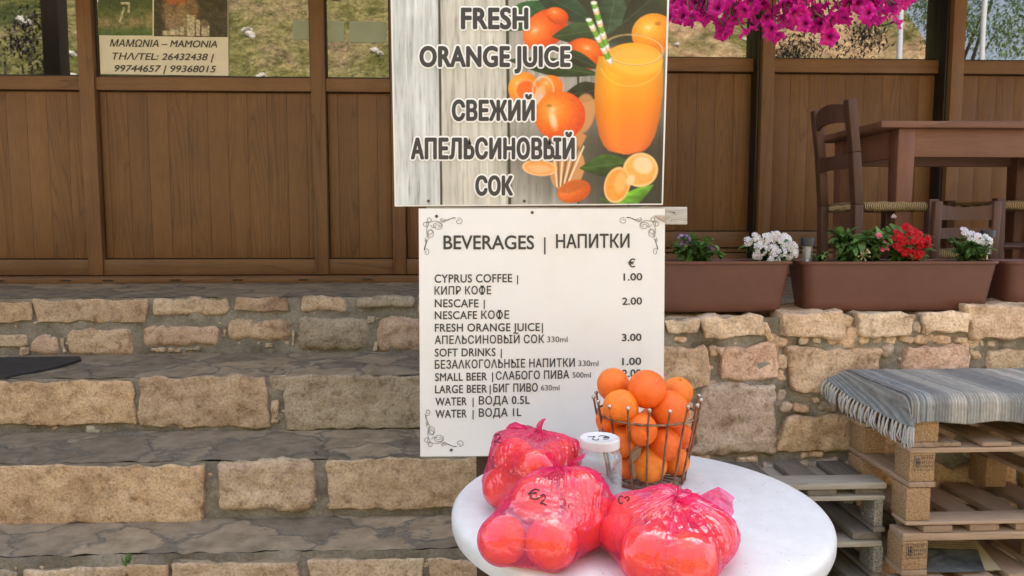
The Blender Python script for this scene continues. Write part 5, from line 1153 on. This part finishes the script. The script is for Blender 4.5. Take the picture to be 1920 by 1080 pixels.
plant('verbena', 'green verbena with a few purple white-eyed flowers in the left planter', 1310, 470, 46, zt1, py1, [(1281, 450, 15, 16), (1290, 458, 9, 8), (1333, 463, 9, 5)], PU, 190, (.8, .75, .85), toppx=448)
plant('verbena', 'white verbena in full bloom at the right end of the left planter', 1445, 470, 46, zt1, py1, [(1402, 452, 8, 9), (1416, 444, 8, 9), (1436, 448, 14, 20), (1455, 442, 11, 14), (1470, 450, 14, 20), (1425, 466, 15, 20), (1447, 468, 15, 22), (1420, 478, 10, 11), (1450, 486, 11, 13), (1466, 472, 9, 11), (1485, 462, 10, 12), (1490, 474, 9, 11), (1479, 480, 7, 7)], WH, 120, None, toppx=455, fr_=.0096)
plant('verbena', 'leafy green plant with small pink flower clusters in the right planter', 1600, 465, 58, zt2, py2, [(1654, 461, 11, 11), (1648, 445, 7, 5), (1660, 468, 7, 6)], PK, 260, None, .046, 440, fr_=.0085)
plant('verbena', 'bright red verbena in the middle of the right planter', 1705, 470, 36, zt2, py2, [(1680, 444, 14, 18), (1700, 432, 13, 18), (1716, 440, 14, 20), (1732, 450, 13, 18), (1684, 462, 11, 13), (1700, 472, 12, 15), (1718, 476, 14, 20), (1725, 464, 11, 13), (1691, 452, 10, 12), (1738, 460, 8, 9), (1712, 454, 9, 9)], RD, 110, None, .042, 445, fr_=.0108)
plant('verbena', 'small white verbena at the right end of the right planter', 1815, 470, 28, zt2, py2, [(1806, 436, 10, 12), (1820, 442, 10, 13), (1833, 446, 10, 13), (1846, 450, 10, 12), (1838, 455, 8, 9), (1854, 452, 6, 6)], WH, 150, None, .030, 446, 'leaf', .0092)
plant('verbena', 'tiny pale seedling beside the solar light', 1535, 488, 9, zt2, py2 - .04, [], WH, 22, None, .018, 484, 'leafpale', lo=-.02)
# faded bud cluster and drooping shoot
t = thing('wilted_shoot', 'drooping shoot with hanging leaves left of the red verbena', 'plant', onY(1645, 495, py2)); mb = MB()
S = [onY(px, py, py2 - .02) for px, py in ((1628, 490), (1626, 455), (1634, 436), (1648, 430), (1660, 424), (1668, 414), (1675, 407))]
tube(mb, S, [.002, .002, .0018, .0018, .0015, .0012, .001], 6); mb.build('stem', M['dryleaf'], t)
mb = MB()
for px, py, dx, dz in ((1662, 424, .5, -1), (1668, 420, .9, -.7), (1656, 428, -.2, -1), (1672, 424, 1, -.4), (1660, 430, -.6, -.9), (1676, 430, .4, -1), (1652, 440, 0, -1)): leaf(mb, onY(px, py, py2 - .025), (dx, -.3, dz), (0, -1, .3), .05, .02, .3, tint=(.85, .9, .85))
mb.build('foliage', M['leaf'], t, sharp=0)
mb = MB(); c = onY(1675, 406, py2 - .02); 
for k in range(4): floret(mb, c + rdir() * .004, rdir() + Vector((0, -1, 0)), .006, (.7, .55, .6))
mb.build('flower_head', M['petal'], t, smooth=False)
t = thing('bud_cluster', 'pale pink spray of unopened buds in front of the leafy plant', 'plant', onY(1620, 492, py2 - .05)); mb = MB(); c = onY(1618, 478, py2 - .06)
for k in range(14):
    d = rdir(.1); d.y = -abs(d.y); e = c + d * .022; tube(mb, [c, e], [.001, .0014], 5, tint=(.34, .42, .14)); ball(mb, e, .0032, 7, 5, tint=random.choice(((.75, .36, .34), (.8, .55, .42))))
tube(mb, [c, c + Vector((0, .02, -.05))], .0015, 5, tint=(.2, .3, .1)); mb.build('flower_head', M['petal'], t)
# solar lights
def solar(px, pyt, pyb, y, label):
    w = 12.5 * y / FPX; b = onY(px, pyb, y); zt_ = Z(pyt, y, px); H = zt_ - b.z; t = thing('solar_light', label, 'solar light', b, 'solar lights in the planter')
    m_ = MB(); lathe(m_, [(0, H), (w * .96, H), (w * 1.02, H - .003), (w * .98, H - .026), (w * .8, H - .028), (0, H - .028)], b, 32); m_.build('cap', M['solarcap'], t)
    m_ = MB(); lathe(m_, [(w * .78, H - .028), (w * .66, .006), (w * .5, .0)], b, 32); m_.build('lens', M['jarglass'], t)
    m_ = MB(); tube(m_, [b + Vector((0, 0, -.05)), b + Vector((0, 0, .028))], [.005, .004], 10); lathe(m_, [(.006, 0), (w * .5, .004), (.003, .03)], b, 16); m_.build('stake', M['steel'], t)
    m_ = MB(); lathe(m_, [(w * .5, H - .03), (w * .42, .012)], b, 14); m_.build('diffuser', M['whitewood'], t)
solar(1513, 446, 492, 2.50, 'solar garden light with dark cap at the left end of the planter'); solar(1850, 432, 478, py2 + .05, 'solar garden light half hidden behind the small white verbena')

# ------------------------------------------------------------------ porch furniture
def post2(mb, P, w, d, tint):
    """square leg through points P (bottom to top)"""
    for a, b in zip(P[:-1], P[1:]): beam(mb, a, b, w, d, up=(0, 1, 0), r=.004, tint=tint)
def cpart(t, name, fn, mat='chairwood'):
    m_ = MB(); fn(m_, (random.random(), random.random(), random.random())); return m_.build(name, M[mat], t)
def chair(label, xb, y0, y1, zf, zseat, ztop, depth, dirx, lean=.045, back=True):
    """taverna chair: back at x = xb, seat reaches dirx * depth"""
    t = thing('taverna_chair', label, 'chair', (xb + dirx * depth / 2, (y0 + y1) / 2, zf), 'wooden chairs on the porch')
    for y in (y0, y1):
        if back: cpart(t, 'back_post', lambda m, k: post2(m, [(xb + dirx * .012, y, zf), (xb, y, zseat), (xb - dirx * lean * .5, y, (zseat + ztop) / 2), (xb - dirx * lean * 1.25, y, ztop)], .034, .042, k))
        cpart(t, 'leg', lambda m, k: beam(m, (xb + dirx * depth, y + (.012 if y == y1 else -.012), zf), (xb + dirx * depth, y + (.012 if y == y1 else -.012), zseat + .022), .038, .036, up=(0, 1, 0), tint=k))
    if back:
        for (zc, hh, arch) in ((ztop - .055, .07, .018), (zseat + (ztop - zseat) * .42, .055, .0)):
            f = (zc - zseat) / (ztop - zseat)
            def slat(m, k):
                n = 10; V = []; F = []
                for i in range(n + 1):
                    u = i / n; yy = y0 + .012 + (y1 - y0 - .024) * u; bow = -dirx * .022 * 4 * u * (1 - u); e = arch * 4 * u * (1 - u)
                    xx = xb - dirx * lean * 1.2 * f + bow
                    for (dx, dz) in ((-.008, -hh / 2 + e * .8), (.008, -hh / 2 + e * .8), (.008, hh / 2 + e), (-.008, hh / 2 + e)): V.append((xx + dx, yy, zc + dz))
                for i in range(n):
                    for q in range(4): F.append((i * 4 + q, i * 4 + (q + 1) % 4, (i + 1) * 4 + (q + 1) % 4, (i + 1) * 4 + q))
                m.add(V, F, 0, k)
            cpart(t, 'slat', slat)
    m_ = MB(); rbox(m_, (min(xb, xb + dirx * depth) + .016, y0 - .016, zseat - .026), (max(xb, xb + dirx * depth) + .012, y1 + .016, zseat + .012), .018, (10, 10, 2), 3, .003, 30); m_.build('rush_seat', M['rush'], t)
    for z in (.13, .24):
        for y in (y0, y1): cpart(t, 'rung', lambda m, k: tube(m, [(xb, y, zf + z), (xb + dirx * depth, y, zf + z)], .011, 8, tint=k))
        cpart(t, 'rung', lambda m, k: tube(m, [(xb + dirx * depth, y0, zf + z + .03), (xb + dirx * depth, y1, zf + z + .03)], .011, 8, tint=k))
    return t
yn, yf_ = 2.87, 3.16
xb = X(1606, yn, 400); ztop = Z(186, yn, 1590); zs = Z(384, yn, 1640)
chair('dark brown wooden chair with curved slats at the left end of the porch table', xb, yn, yf_, FLOOR, zs, ztop, X(1752, yn, 400) - xb - .02, 1, .036)
xr = X(1868, 3.02, 395)
chair('wooden chair with woven rush seat cut off by the right edge of the photo', xr + .40, 3.02, 3.32, FLOOR, Z(382, 3.02, 1890), FLOOR + .80, .40, -1)
# low chair with its back to the viewer
t = thing('low_chair', 'low dark wooden chair seen from behind, in front of the porch table', 'chair', (X(1810, 2.74, 450), 2.88, FLOOR), 'wooden chairs on the porch')
lx0, lx1 = X(1755, 2.74, 400), X(1865, 2.74, 400); lz = Z(377, 2.74, 1755)
for x in (lx0, lx1):
    cpart(t, 'back_post', lambda m, k: beam(m, (x, 2.75, FLOOR), (x, 2.735, lz), .031, .028, up=(0, 1, 0), r=.006, tint=k)); cpart(t, 'leg', lambda m, k: beam(m, (x, 2.98, FLOOR), (x, 2.98, FLOOR + .21), .03, .03, up=(0, 1, 0), tint=k))
def cslat(zc, hh, dip):
    def f(m, k):
        n = 12; V = []; F = []
        for i in range(n + 1):
            u = i / n; x = lx0 + .01 + (lx1 - lx0 - .02) * u; e = -dip * math.sin(math.pi * u) ** .5; yb = 2.737 + .012 * math.sin(math.pi * u)
            for (dy, dz) in ((-.007, -hh / 2), (.007, -hh / 2), (.007, hh / 2 + e), (-.007, hh / 2 + e)): V.append((x, yb + dy, zc + dz))
        for i in range(n):
            for q in range(4): F.append((i * 4 + q, (i + 1) * 4 + q, (i + 1) * 4 + (q + 1) % 4, i * 4 + (q + 1) % 4))
        m.add(V, F, 0, k)
    return f
cpart(t, 'slat', cslat(Z(397, 2.74, 1810), .062, .014)); cpart(t, 'slat', cslat(FLOOR + .30, .04, 0))
m_ = MB(); rbox(m_, (lx0 - .015, 2.755, FLOOR + .205), (lx1 + .015, 2.995, FLOOR + .235), .012, (8, 8, 2), 2, .002, 30); m_.build('rush_seat', M['rush'], t)
# dining table
ty0, ty1 = 2.85, 3.42; tx0, tx1 = X(1653, ty0, 232), X(1653, ty0, 232) + 1.0; zt0, zt1 = Z(239, ty0, 1700), Z(226, ty0, 1700)
t = thing('dining_table', 'worn reddish brown wooden table on the porch', 'table', ((tx0 + tx1) / 2, (ty0 + ty1) / 2, FLOOR))
mb = MB(); rbox(mb, (tx0, ty0, zt0), (tx1, ty1, zt1), .004, (16, 4, 1), 1, .001, 6, tint=(.8, .5, .5)); mb.build('tabletop', M['tablewood'], t)
lx = X(1683, ty0 + .02, 300); lw = .068; za = Z(294, ty0 + .02, 1750)
M['legwood'] = m_wood('worn_red_leg_wood', (.08, .03, .018), (.175, .075, .046), ring=14, rough=.5)
for (x, y) in ((lx, ty0 + .02), (lx, ty1 - .09), (tx1 - .10, ty0 + .02), (tx1 - .10, ty1 - .09)):
    mb = MB(); c = Vector((x + lw / 2, y + lw / 2, 0)); k_ = (random.random(),) * 3
    rbox(mb, (x, y, FLOOR), (x + lw, y + lw, zt0), .004, (1, 1, 6), tint=k_, warp=lambda p, c=c: Vector((c.x + (p.x - c.x) * (.72 + .28 * min(1, (p.z - FLOOR) / .55)), c.y + (p.y - c.y) * (.72 + .28 * min(1, (p.z - FLOOR) / .55)), p.z))); mb.build('leg', M['legwood'], t)
for (a, b) in (((lx + lw, ty0 + .032, za), (tx1 - .10, ty0 + .055, zt0)), ((lx + lw, ty1 - .055, za), (tx1 - .1, ty1 - .032, zt0)), ((lx + .012, ty0 + .02 + lw, za), (lx + .035, ty1 - .09, zt0)), ((tx1 - .07, ty0 + .02 + lw, za), (tx1 - .045, ty1 - .09, zt0))):
    mb = MB(); rbox(mb, a, b, .003, tint=(random.random(),) * 3); mb.build('apron', M['tablewood'], t)

# ------------------------------------------------------------------ hanging petunias
FL = [(20, 20), (95, 75), (150, 95), (195, 60), (265, 60), (300, 130), (360, 70), (410, 60), (470, 60), (480, 100), (545, 150), (600, 40), (660, 110), (720, 120), (770, 50), (800, 130), (850, 190), (905, 70), (955, 25), (1040, 60), (1120, 70), (1160, 20), (1220, 30), (1060, 110), (540, 95), (700, 80), (340, 150), (1095, 50), (70, 60), (125, 105), (165, 15), (108, 42), (240, 100), (328, 95), (280, 30), (352, 14), (384, 110), (312, 160), (432, 166), (515, 30), (582, 192), (640, 32), (620, 100), (735, -4), (752, 142), (842, 152), (868, 100), (895, 30), (950, 62), (850, 105), (1075, 10), (1085, 88), (1112, 30), (1192, 58), (1202, 100), (1245, 2), (212, 20), (60, 0), (682, 72), (925, 105), (792, 92), (30, 80), (450, 20), (570, 60), (1010, 20), (815, 40), (380, 50), (700, 20)]
yB = 2.30; bx = X(1490, yB, 0)
hb_ = thing('petunia_basket', 'hanging basket overflowing with magenta petunias at the top right', 'hanging basket', (bx, yB, 2.12))
mb = MB(); lathe(mb, [(0, 0), (.10, .0), (.13, .03), (.155, .15), (.165, .155), (.165, .165), (.15, .165), (.14, .13), (0, .13)], (bx, yB, 2.12), 32); mb.build('pot', M['terracotta'], hb_)
for k in range(3):
    a = R(120 * k + 30); mb = MB(); tube(mb, [(bx + .16 * math.cos(a), yB + .16 * math.sin(a), 2.28), (bx, yB, 2.75)], .0025, 6); mb.build('hanger_wire', M['wire'], hb_)
mb = MB(); tube(mb, [(bx, yB, 2.75), (bx, yB, 3.35), (bx, yB + .9, 3.40)], .004, 6); mb.build('hook', M['wire'], hb_)
def petunia(seed):
    g = random.Random(seed); m_ = MB(); nu, nv = 40, 9
    def f(u, v):
        a = 2 * math.pi * u; lob = 1 + .10 * math.cos(5 * a + .5) - .05 * abs(math.sin(2.5 * a)) ; r_ = .0035 + .034 * v ** 1.5 * (lob if v > .5 else 1 + (lob - 1) * v * 2)
        z = -.035 + .036 * v ** .55 + (.0055 * math.sin(10 * a + seed) + .004 * math.sin(3 * a + seed * 2)) * v ** 3 - .012 * max(0, v - .75) * 4 * (.5 + .5 * math.cos(5 * a + 3))
        return Vector((r_ * math.cos(a), r_ * math.sin(a), z))
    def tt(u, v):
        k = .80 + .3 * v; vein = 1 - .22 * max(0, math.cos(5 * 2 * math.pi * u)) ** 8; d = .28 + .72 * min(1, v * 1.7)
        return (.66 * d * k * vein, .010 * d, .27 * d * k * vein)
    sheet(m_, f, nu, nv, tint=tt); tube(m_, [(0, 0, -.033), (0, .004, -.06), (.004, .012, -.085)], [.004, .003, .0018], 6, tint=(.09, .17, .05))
    return m_
pp = [petunia(s) for s in (1, 2, 3)]; pm_ = [None] * 3; pet_mats = M['petal']
fo = MB(); st = MB()
for i, (fx, fy) in enumerate(FL):
    px, py = 1240 + fx / 2.7, fy / 2.7; y = yB - .17 + random.uniform(-.06, .10) if i % 3 else yB - .06 + random.uniform(0, .08); c = onY(px, py, y)
    k = i % 3
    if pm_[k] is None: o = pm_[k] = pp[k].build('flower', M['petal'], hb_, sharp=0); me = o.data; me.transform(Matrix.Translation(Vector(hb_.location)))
    else: o = pm_[k].copy(); col.objects.link(o)
    o.parent = hb_; o.location = c - Vector(hb_.location)
    n = Vector((random.gauss((fx - 640) / 1300, .7), -.8, random.gauss(-.45, .5))).normalized()
    if i % 3 == 2: n = Vector((random.gauss(0, .6), -.35, -1)).normalized()
    q = n.to_track_quat('Z', 'Y'); o.rotation_euler = q.to_euler(); s = random.uniform(.60, .80); o.scale = (s, s, s)
    top = Vector((bx + (c.x - bx) * .55, yB, 2.30)); base = c - n * .07; tube(st, [base, (base + top) / 2 + Vector((0, 0, .02)), top], [.0015, .002, .0025], 5)
    for kk in range(4):
        p = base.lerp(top, random.uniform(.25, .9)) + rdir() * .02; leaf(fo, p, rdir(.0), (0, -.4, 1), random.uniform(.028, .05), random.uniform(.014, .022), .3, tint=(random.uniform(.6, 1.2),) * 3)
for k in range(420):
    a = random.uniform(0, 6.28); rr = random.uniform(.02, .30); p = Vector((bx + 1.15 * rr * math.cos(a), yB + .7 * rr * math.sin(a), 2.30 - .55 * max(0, rr - .16) + random.uniform(-.05, .06))); leaf(fo, p, rdir(-.1), (0, -.3, 1), random.uniform(.03, .055), random.uniform(.015, .024), .3, tint=(random.uniform(.5, 1.2),) * 3)
for k in range(26):
    a = random.uniform(0, 6.28); n = Vector((math.cos(a), math.sin(a) * .8 - .3, random.uniform(-.5, .5))).normalized(); rr = random.uniform(.16, .27); o = pm_[k % 3].copy(); col.objects.link(o); o.parent = hb_
    o.location = Vector((1.1 * rr * math.cos(a), .7 * rr * math.sin(a), random.uniform(.02, .22))); o.rotation_euler = n.to_track_quat('Z', 'Y').to_euler(); s = random.uniform(.6, .8); o.scale = (s, s, s)
st.build('stems', M['leafpale'], hb_); fo.build('foliage', M['leaf'], hb_, sharp=0)

# ------------------------------------------------------------------ pallets
yPR, yPL, yPB = 2.05, 2.13, 2.405
def zr(zoomy, y=2.05): return Z(660 + zoomy / 2.571, y, 1720)
def pallet(label, x0, x1, y0, y1, levels, group, grey, front=False, bx=(), stamp=False, skip=()):
    """levels: dict of z pairs: front_board, deck, stringer, block, skid (any may be missing)"""
    zs_ = [v for q in levels.values() for v in q]; t = thing('pallet', label, 'pallet', ((x0 + x1) / 2, (y0 + y1) / 2, min(zs_)), group)
    W, WX, CH = (M['greywood'], M['greywoodx'], M['greychip']) if grey else (M['palewood'], M['palewoodx'], M['chip'])
    def rb(name, a, b, mat, n=(1, 1, 1), ro=.0): 
        m_ = MB(); rbox(m_, a, b, .003, n, 1, ro, 14, tint=(random.random(), random.random(), random.random())); return m_.build(name, mat, t)
    j = lambda s: random.uniform(-s, s)
    if 'deck' in levels:
        z0, z1 = levels['deck']; x = x1 - .005 if not front is None else x1; w = .088; gap = .058; i = 0; x = x0 if levels.get('fromleft') else x1
        dirr = -1
        while x - w > x0 - .02:
            rb('deck_board', (x - w, y0 + j(.006) + (.004), z0 + .001), (x, y1, z1 - .001), W, (2, 6, 1), .0006); x -= w + gap + j(.008)
    if 'front_board' in levels:
        z0, z1 = levels['front_board']; rb('front_board', (x0, y0 - .004, z0 + .001), (x1 - levels.get('fb_in', (0, 0))[0] * 0, y0 + .075, z1), WX, (14, 2, 1), .0008)
    if 'stringer' in levels:
        z0, z1 = levels['stringer']; rb('stringer', (x0, y0, z0), (x1, y0 + .075, z1 - .001), WX, (14, 2, 1), .0006); rb('stringer', (x0, y1 - .085, z0), (x1, y1, z1 - .001), WX)
    for k, (a, b) in enumerate(bx):
        if 'block' in levels:
            z0, z1 = levels['block']
            bl = rb('block', (a + j(.003), y0 + .003 + j(.002), z0 + .0005), (b + j(.003), y0 + .085, z1 - .0005), CH, (3, 2, 3), .0006); rb('block', (a, y1 - .09, z0 + .0005), (b, y1 - .004, z1 - .0005), CH)
            if stamp and k == 0:
                s = MB(); h = z1 - z0; w = b - a; yy = y0 - .0012
                def q(u0, v0, u1, v1): s.add([(a + w * u0, yy, z0 + h * v0), (a + w * u1, yy, z0 + h * v0), (a + w * u1, yy, z0 + h * v1), (a + w * u0, yy, z0 + h * v1)], [(0, 1, 2, 3)])
                for (u0, v0, u1, v1) in ((.1, .9, .95, .915), (.1, .42, .95, .435), (.1, .42, .115, .91), (.94, .42, .955, .91), (.38, .42, .39, .91), (.18, .5, .21, .84), (.26, .48, .29, .86), (.32, .5, .34, .84), (.18, .66, .34, .69)): q(u0, v0, u1, v1)
                for r_ in range(3):
                    u = .44
                    while u < .86: d = random.uniform(.03, .07); q(u, .78 - r_ * .14, u + .02, .86 - r_ * .14); q(u, .84 - r_ * .14, u + d, .86 - r_ * .14); u += d + .035
                s.build('stamp', M['marker'], bl, smooth=False)
    if 'skid' in levels:
        z0, z1 = levels['skid']
        for (a, b) in bx: rb('skid_board', (a - .002, y0 + .001, z0 + .0005), (b + .004, y1, z1 - .0005), W)
        if levels.get('longskid'): rb('skid_board', (x0 + .1, y0 + .12, z0 + .0005), (x1, y0 + .2, z1 - .0005), WX)
    return t
xR0 = X(1712, yPR, 850); xR1 = xR0 + 1.15; bw = X(1757, yPR, 870) - xR0
BX = [(xR0, xR0 + bw), (xR0 + .42, xR0 + .42 + bw), (xR1 - bw, xR1)]
tops = zr(216)
a = xR0 - .004
pallet('pallet under the striped rug, topmost of the right stack', a, xR1, yPR, yPB, {'deck': (tops - .022, tops), 'stringer': (zr(300), tops - .022), 'block': (zr(436), zr(300)), 'skid': (zr(462), zr(436))}, 'right stack of pallets', False, bx=BX)
pallet('pale pallet with a stamped corner block, second from the top of the right stack', a - .004, xR1, yPR, yPB, {'deck': (zr(462), zr(430)), 'stringer': (zr(488), zr(462)), 'block': (zr(628), zr(488)), 'skid': (zr(656), zr(628)), 'longskid': (1, 1)} if False else {'deck': (zr(461.9), zr(438)), 'stringer': (zr(488), zr(462)), 'block': (zr(628), zr(488)), 'skid': (zr(656), zr(628))}, 'right stack of pallets', False, bx=[(q0 - .004, q1 - .004) for q0, q1 in BX], stamp=True)
pallet('pale pallet with a plain corner block, third from the top of the right stack', a - .010, xR1, yPR, yPB, {'block': (zr(818), zr(657)), 'front_board': (zr(836), zr(818))}, 'right stack of pallets', False, bx=[(q0 - .010, q1 - .012) for q0, q1 in BX])
pallet('pale pallet with a stamped block above the newspapers, in the right stack', a - .014, xR1, yPR, yPB, {'deck': (zr(874), zr(837)), 'stringer': (zr(912), zr(874)), 'block': (zr(1052), zr(912)), 'skid': (zr(1082), zr(1052))}, 'right stack of pallets', False, bx=[(q0 - .014, q1 - .016) for q0, q1 in BX], stamp=True)
lowz = zr(1083)
pallet('lowest pallet of the right stack, carrying the newspapers', a - .016, xR1, yPR, yPB, {'deck': (lowz - .024, lowz - .001), 'stringer': (lowz - .046, lowz - .024), 'block': (.024, lowz - .046), 'skid': (.001, .024)}, 'right stack of pallets', False, bx=[(q0 - .016, q1 - .018) for q0, q1 in BX])
xL1 = xR0 - .030; xL0 = X(1300, yPL, 900)
def zl(zy): return Z(660 + zy / 2.571, yPL, 1640)
lb0 = X(1641, yPL, 950); BXL = [(lb0, xL1), (xL0 + .22, xL0 + .30)]
pallet('weathered grey pallet with a front board, topmost of the left stack', xL0, xL1, yPL, yPB, {'front_board': (zl(660), zl(630)), 'deck': (zl(692), zl(660.5)), 'stringer': (zl(716), zl(692)), 'block': (zl(846), zl(716)), 'skid': (zl(872), zl(846))}, 'left stack of pallets', True, bx=BXL)
pallet('weathered grey pallet in the middle of the left stack', xL0, xL1 - .003, yPL, yPB, {'deck': (zl(912), zl(873)), 'stringer': (zl(940), zl(912)), 'block': (zl(1068), zl(940)), 'skid': (zl(1094), zl(1068))}, 'left stack of pallets', True, bx=BXL)
l2 = zl(1095)
pallet('lowest grey pallet of the left stack, on the ground', xL0, xL1 - .004, yPL, yPB, {'deck': (l2 - .024, l2 - .001), 'stringer': (l2 - .046, l2 - .024), 'block': (.024, l2 - .046), 'skid': (.001, .024)}, 'left stack of pallets', True, bx=BXL)

# ------------------------------------------------------------------ rag rug over the right stack
rug = thing('rag_rug', 'grey and white striped rag rug with knotted fringe draped over the pallets', 'rug', (xR0 + .4, (yPR + yPB) / 2, tops))
gs = random.Random(12); cols_ = []; s = -.20
while s < 1.2:
    w = gs.choice((.006, .012, .02, .03, .045)); cols_.append((s, gs.choice(((.34, .345, .34), (.41, .41, .395), (.30, .31, .315), (.48, .47, .445), (.38, .375, .36), (.27, .28, .285), (.62, .60, .57), (.44, .43, .41))))); s += w
cols_ = [(-.20, (.27, .30, .32)), (-.075, (.28, .30, .31)), (-.05, (.33, .335, .335)), (-.030, (.13, .135, .14)), (-.024, (.27, .275, .275)), (-.005, (.42, .415, .40)), (.005, (.22, .25, .275)), (.012, (.38, .40, .42)), (.018, (.22, .255, .285)), (.026, (.40, .42, .43))] + [c for c in cols_ if c[0] > .03]
def rcol(s): 
    k = cols_[0][1]
    for a, c in cols_:
        if s >= a: k = c
    return (k[0] * 1.12, k[1] * 1.06, k[2] * .98)
DROP = .084; LEN = (yPB - yPR) + DROP; r_ = .03
def rugp(s, q):
    """s along the wall (negative = overhang at the left), q from the wall (0) over the front edge (LEN)"""
    flat = yPB - yPR - r_ + .018; zz = tops + .009
    e = max(0, min(1, (s + .085) / .08)); e = e * e * (3 - 2 * e)
    if q < flat: y = yPB - q; z = zz
    else:
        arc = q - flat; a = min(arc / r_, math.pi / 2); y = yPB - flat - r_ * math.sin(a); z = zz - r_ * (1 - math.cos(a)) - max(0, arc - r_ * math.pi / 2)
    yfl = yPB - q * .97; y = y * e + max(yfl, yPR - .018 - .02 * (q / LEN)) * (1 - e); z = z * e + zz * (1 - e)
    x = xR0 + s
    if s < -.010:
        t = q / LEN; ang = R(22 + 66 * t ** .9); u = -.010 - s; k = min(u / .05, 1.0); th = ang * k
        d = u if u < .05 else u
        x = xR0 - .010 - (d * math.cos(th * .92)); z -= d * math.sin(th * .92) * (.55 + .45 * k)
    z += .003 * noise.noise(Vector((s * 9, q * 9, 3))) + .0015 * noise.noise(Vector((s * 30, q * 25, 8))) + (.004 * math.sin(s * 34) if q > flat else 0) * (q - flat) / .1
    return Vector((x, y, z))
mb = MB(); sheet(mb, lambda u, v: rugp(-.10 + 1.20 * u, LEN * v), 320, 70, tint=lambda u, v: rcol(-.10 + 1.20 * u + .003 * noise.noise(Vector((v * 9, u * 40, 0)))))
nv_ = len(mb.v)
mb.add([Vector(p) + Vector((.002, .0035, -.0035)) for p in mb.v], [tuple(reversed(f)) for f in mb.f], 0, list(mb.c))
mb.build('cloth', M['rug'], rug, sharp=0)
mb = MB()
for k in range(26):
    q = LEN * (.015 + .97 * k / 25); a = rugp(-.10, q); b = rugp(-.09, q); d = (a - b).normalized()
    for h in range(3):
        w = Vector((random.uniform(-.004, .004), random.uniform(-.005, .005), 0)); L = random.uniform(.038, .056)
        tube(mb, [a + w * .3, a + d * .010 + Vector((0, 0, -.008)) + w, a + d * .012 + Vector((-.002, random.uniform(-.004, .004), -L * .6)) + w * 1.5, a + d * .010 + Vector((random.uniform(-.004, .004), random.uniform(-.006, .006), -L)) + w * 1.2], [.0022, .0026, .0024, .0012], 5)
mb.build('fringe', M['yarn'], rug)

# ------------------------------------------------------------------ newspapers in the lowest gap
t = thing('newspaper', 'crumpled old newspapers lying in the lowest gap of the right pallet stack', 'newspaper', (xR0 + .2, 2.2, lowz))
def nw(x0, x1, y0, y1, rise, seed):
    def f(u, v):
        x = x0 + (x1 - x0) * u + .06 * v; y = y0 + (y1 - y0) * v; return Vector((x, y, lowz + .002 + rise * v ** 1.4 * (1 - .5 * u) + .006 * abs(noise.noise(Vector((u * 4, v * 4, seed)))) + .002 * seed))
    return f
f1 = nw(xR0 + .055, xR0 + .30, 2.07, 2.36, .085, 1); mb = MB(); sheet(mb, f1, 30, 24); mb.build('sheet', M['news'], t, sharp=0)
f2 = nw(xR0 + .06, xR0 + .24, 2.056, 2.18, .02, 3); mb = MB(); sheet(mb, f2, 24, 16); mb.build('sheet', M['newsdark'], t, sharp=0)
mb = MB()
def bar(f, u0, v0, u1, v1, lift=.0018):
    P = [f(u0, v0), f(u1, v0), f(u1, v1), f(u0, v1)]; mb.add([p + Vector((0, -.0004, lift)) for p in P], [(0, 1, 2, 3)])
for k in range(9): bar(f1, .10 + k * .055, .60, .145 + k * .055 - random.uniform(0, .012), .66)
for k in range(5): bar(f1, .55 + k * .05, .80, .59 + k * .05, .86)
for r2 in range(5):
    u = .06
    while u < .9: w = random.uniform(.02, .06); bar(f1, u, .36 + r2 * .045, u + w, .37 + r2 * .045); u += w + .012
mb.build('newsprint', M['marker'], t, smooth=False)
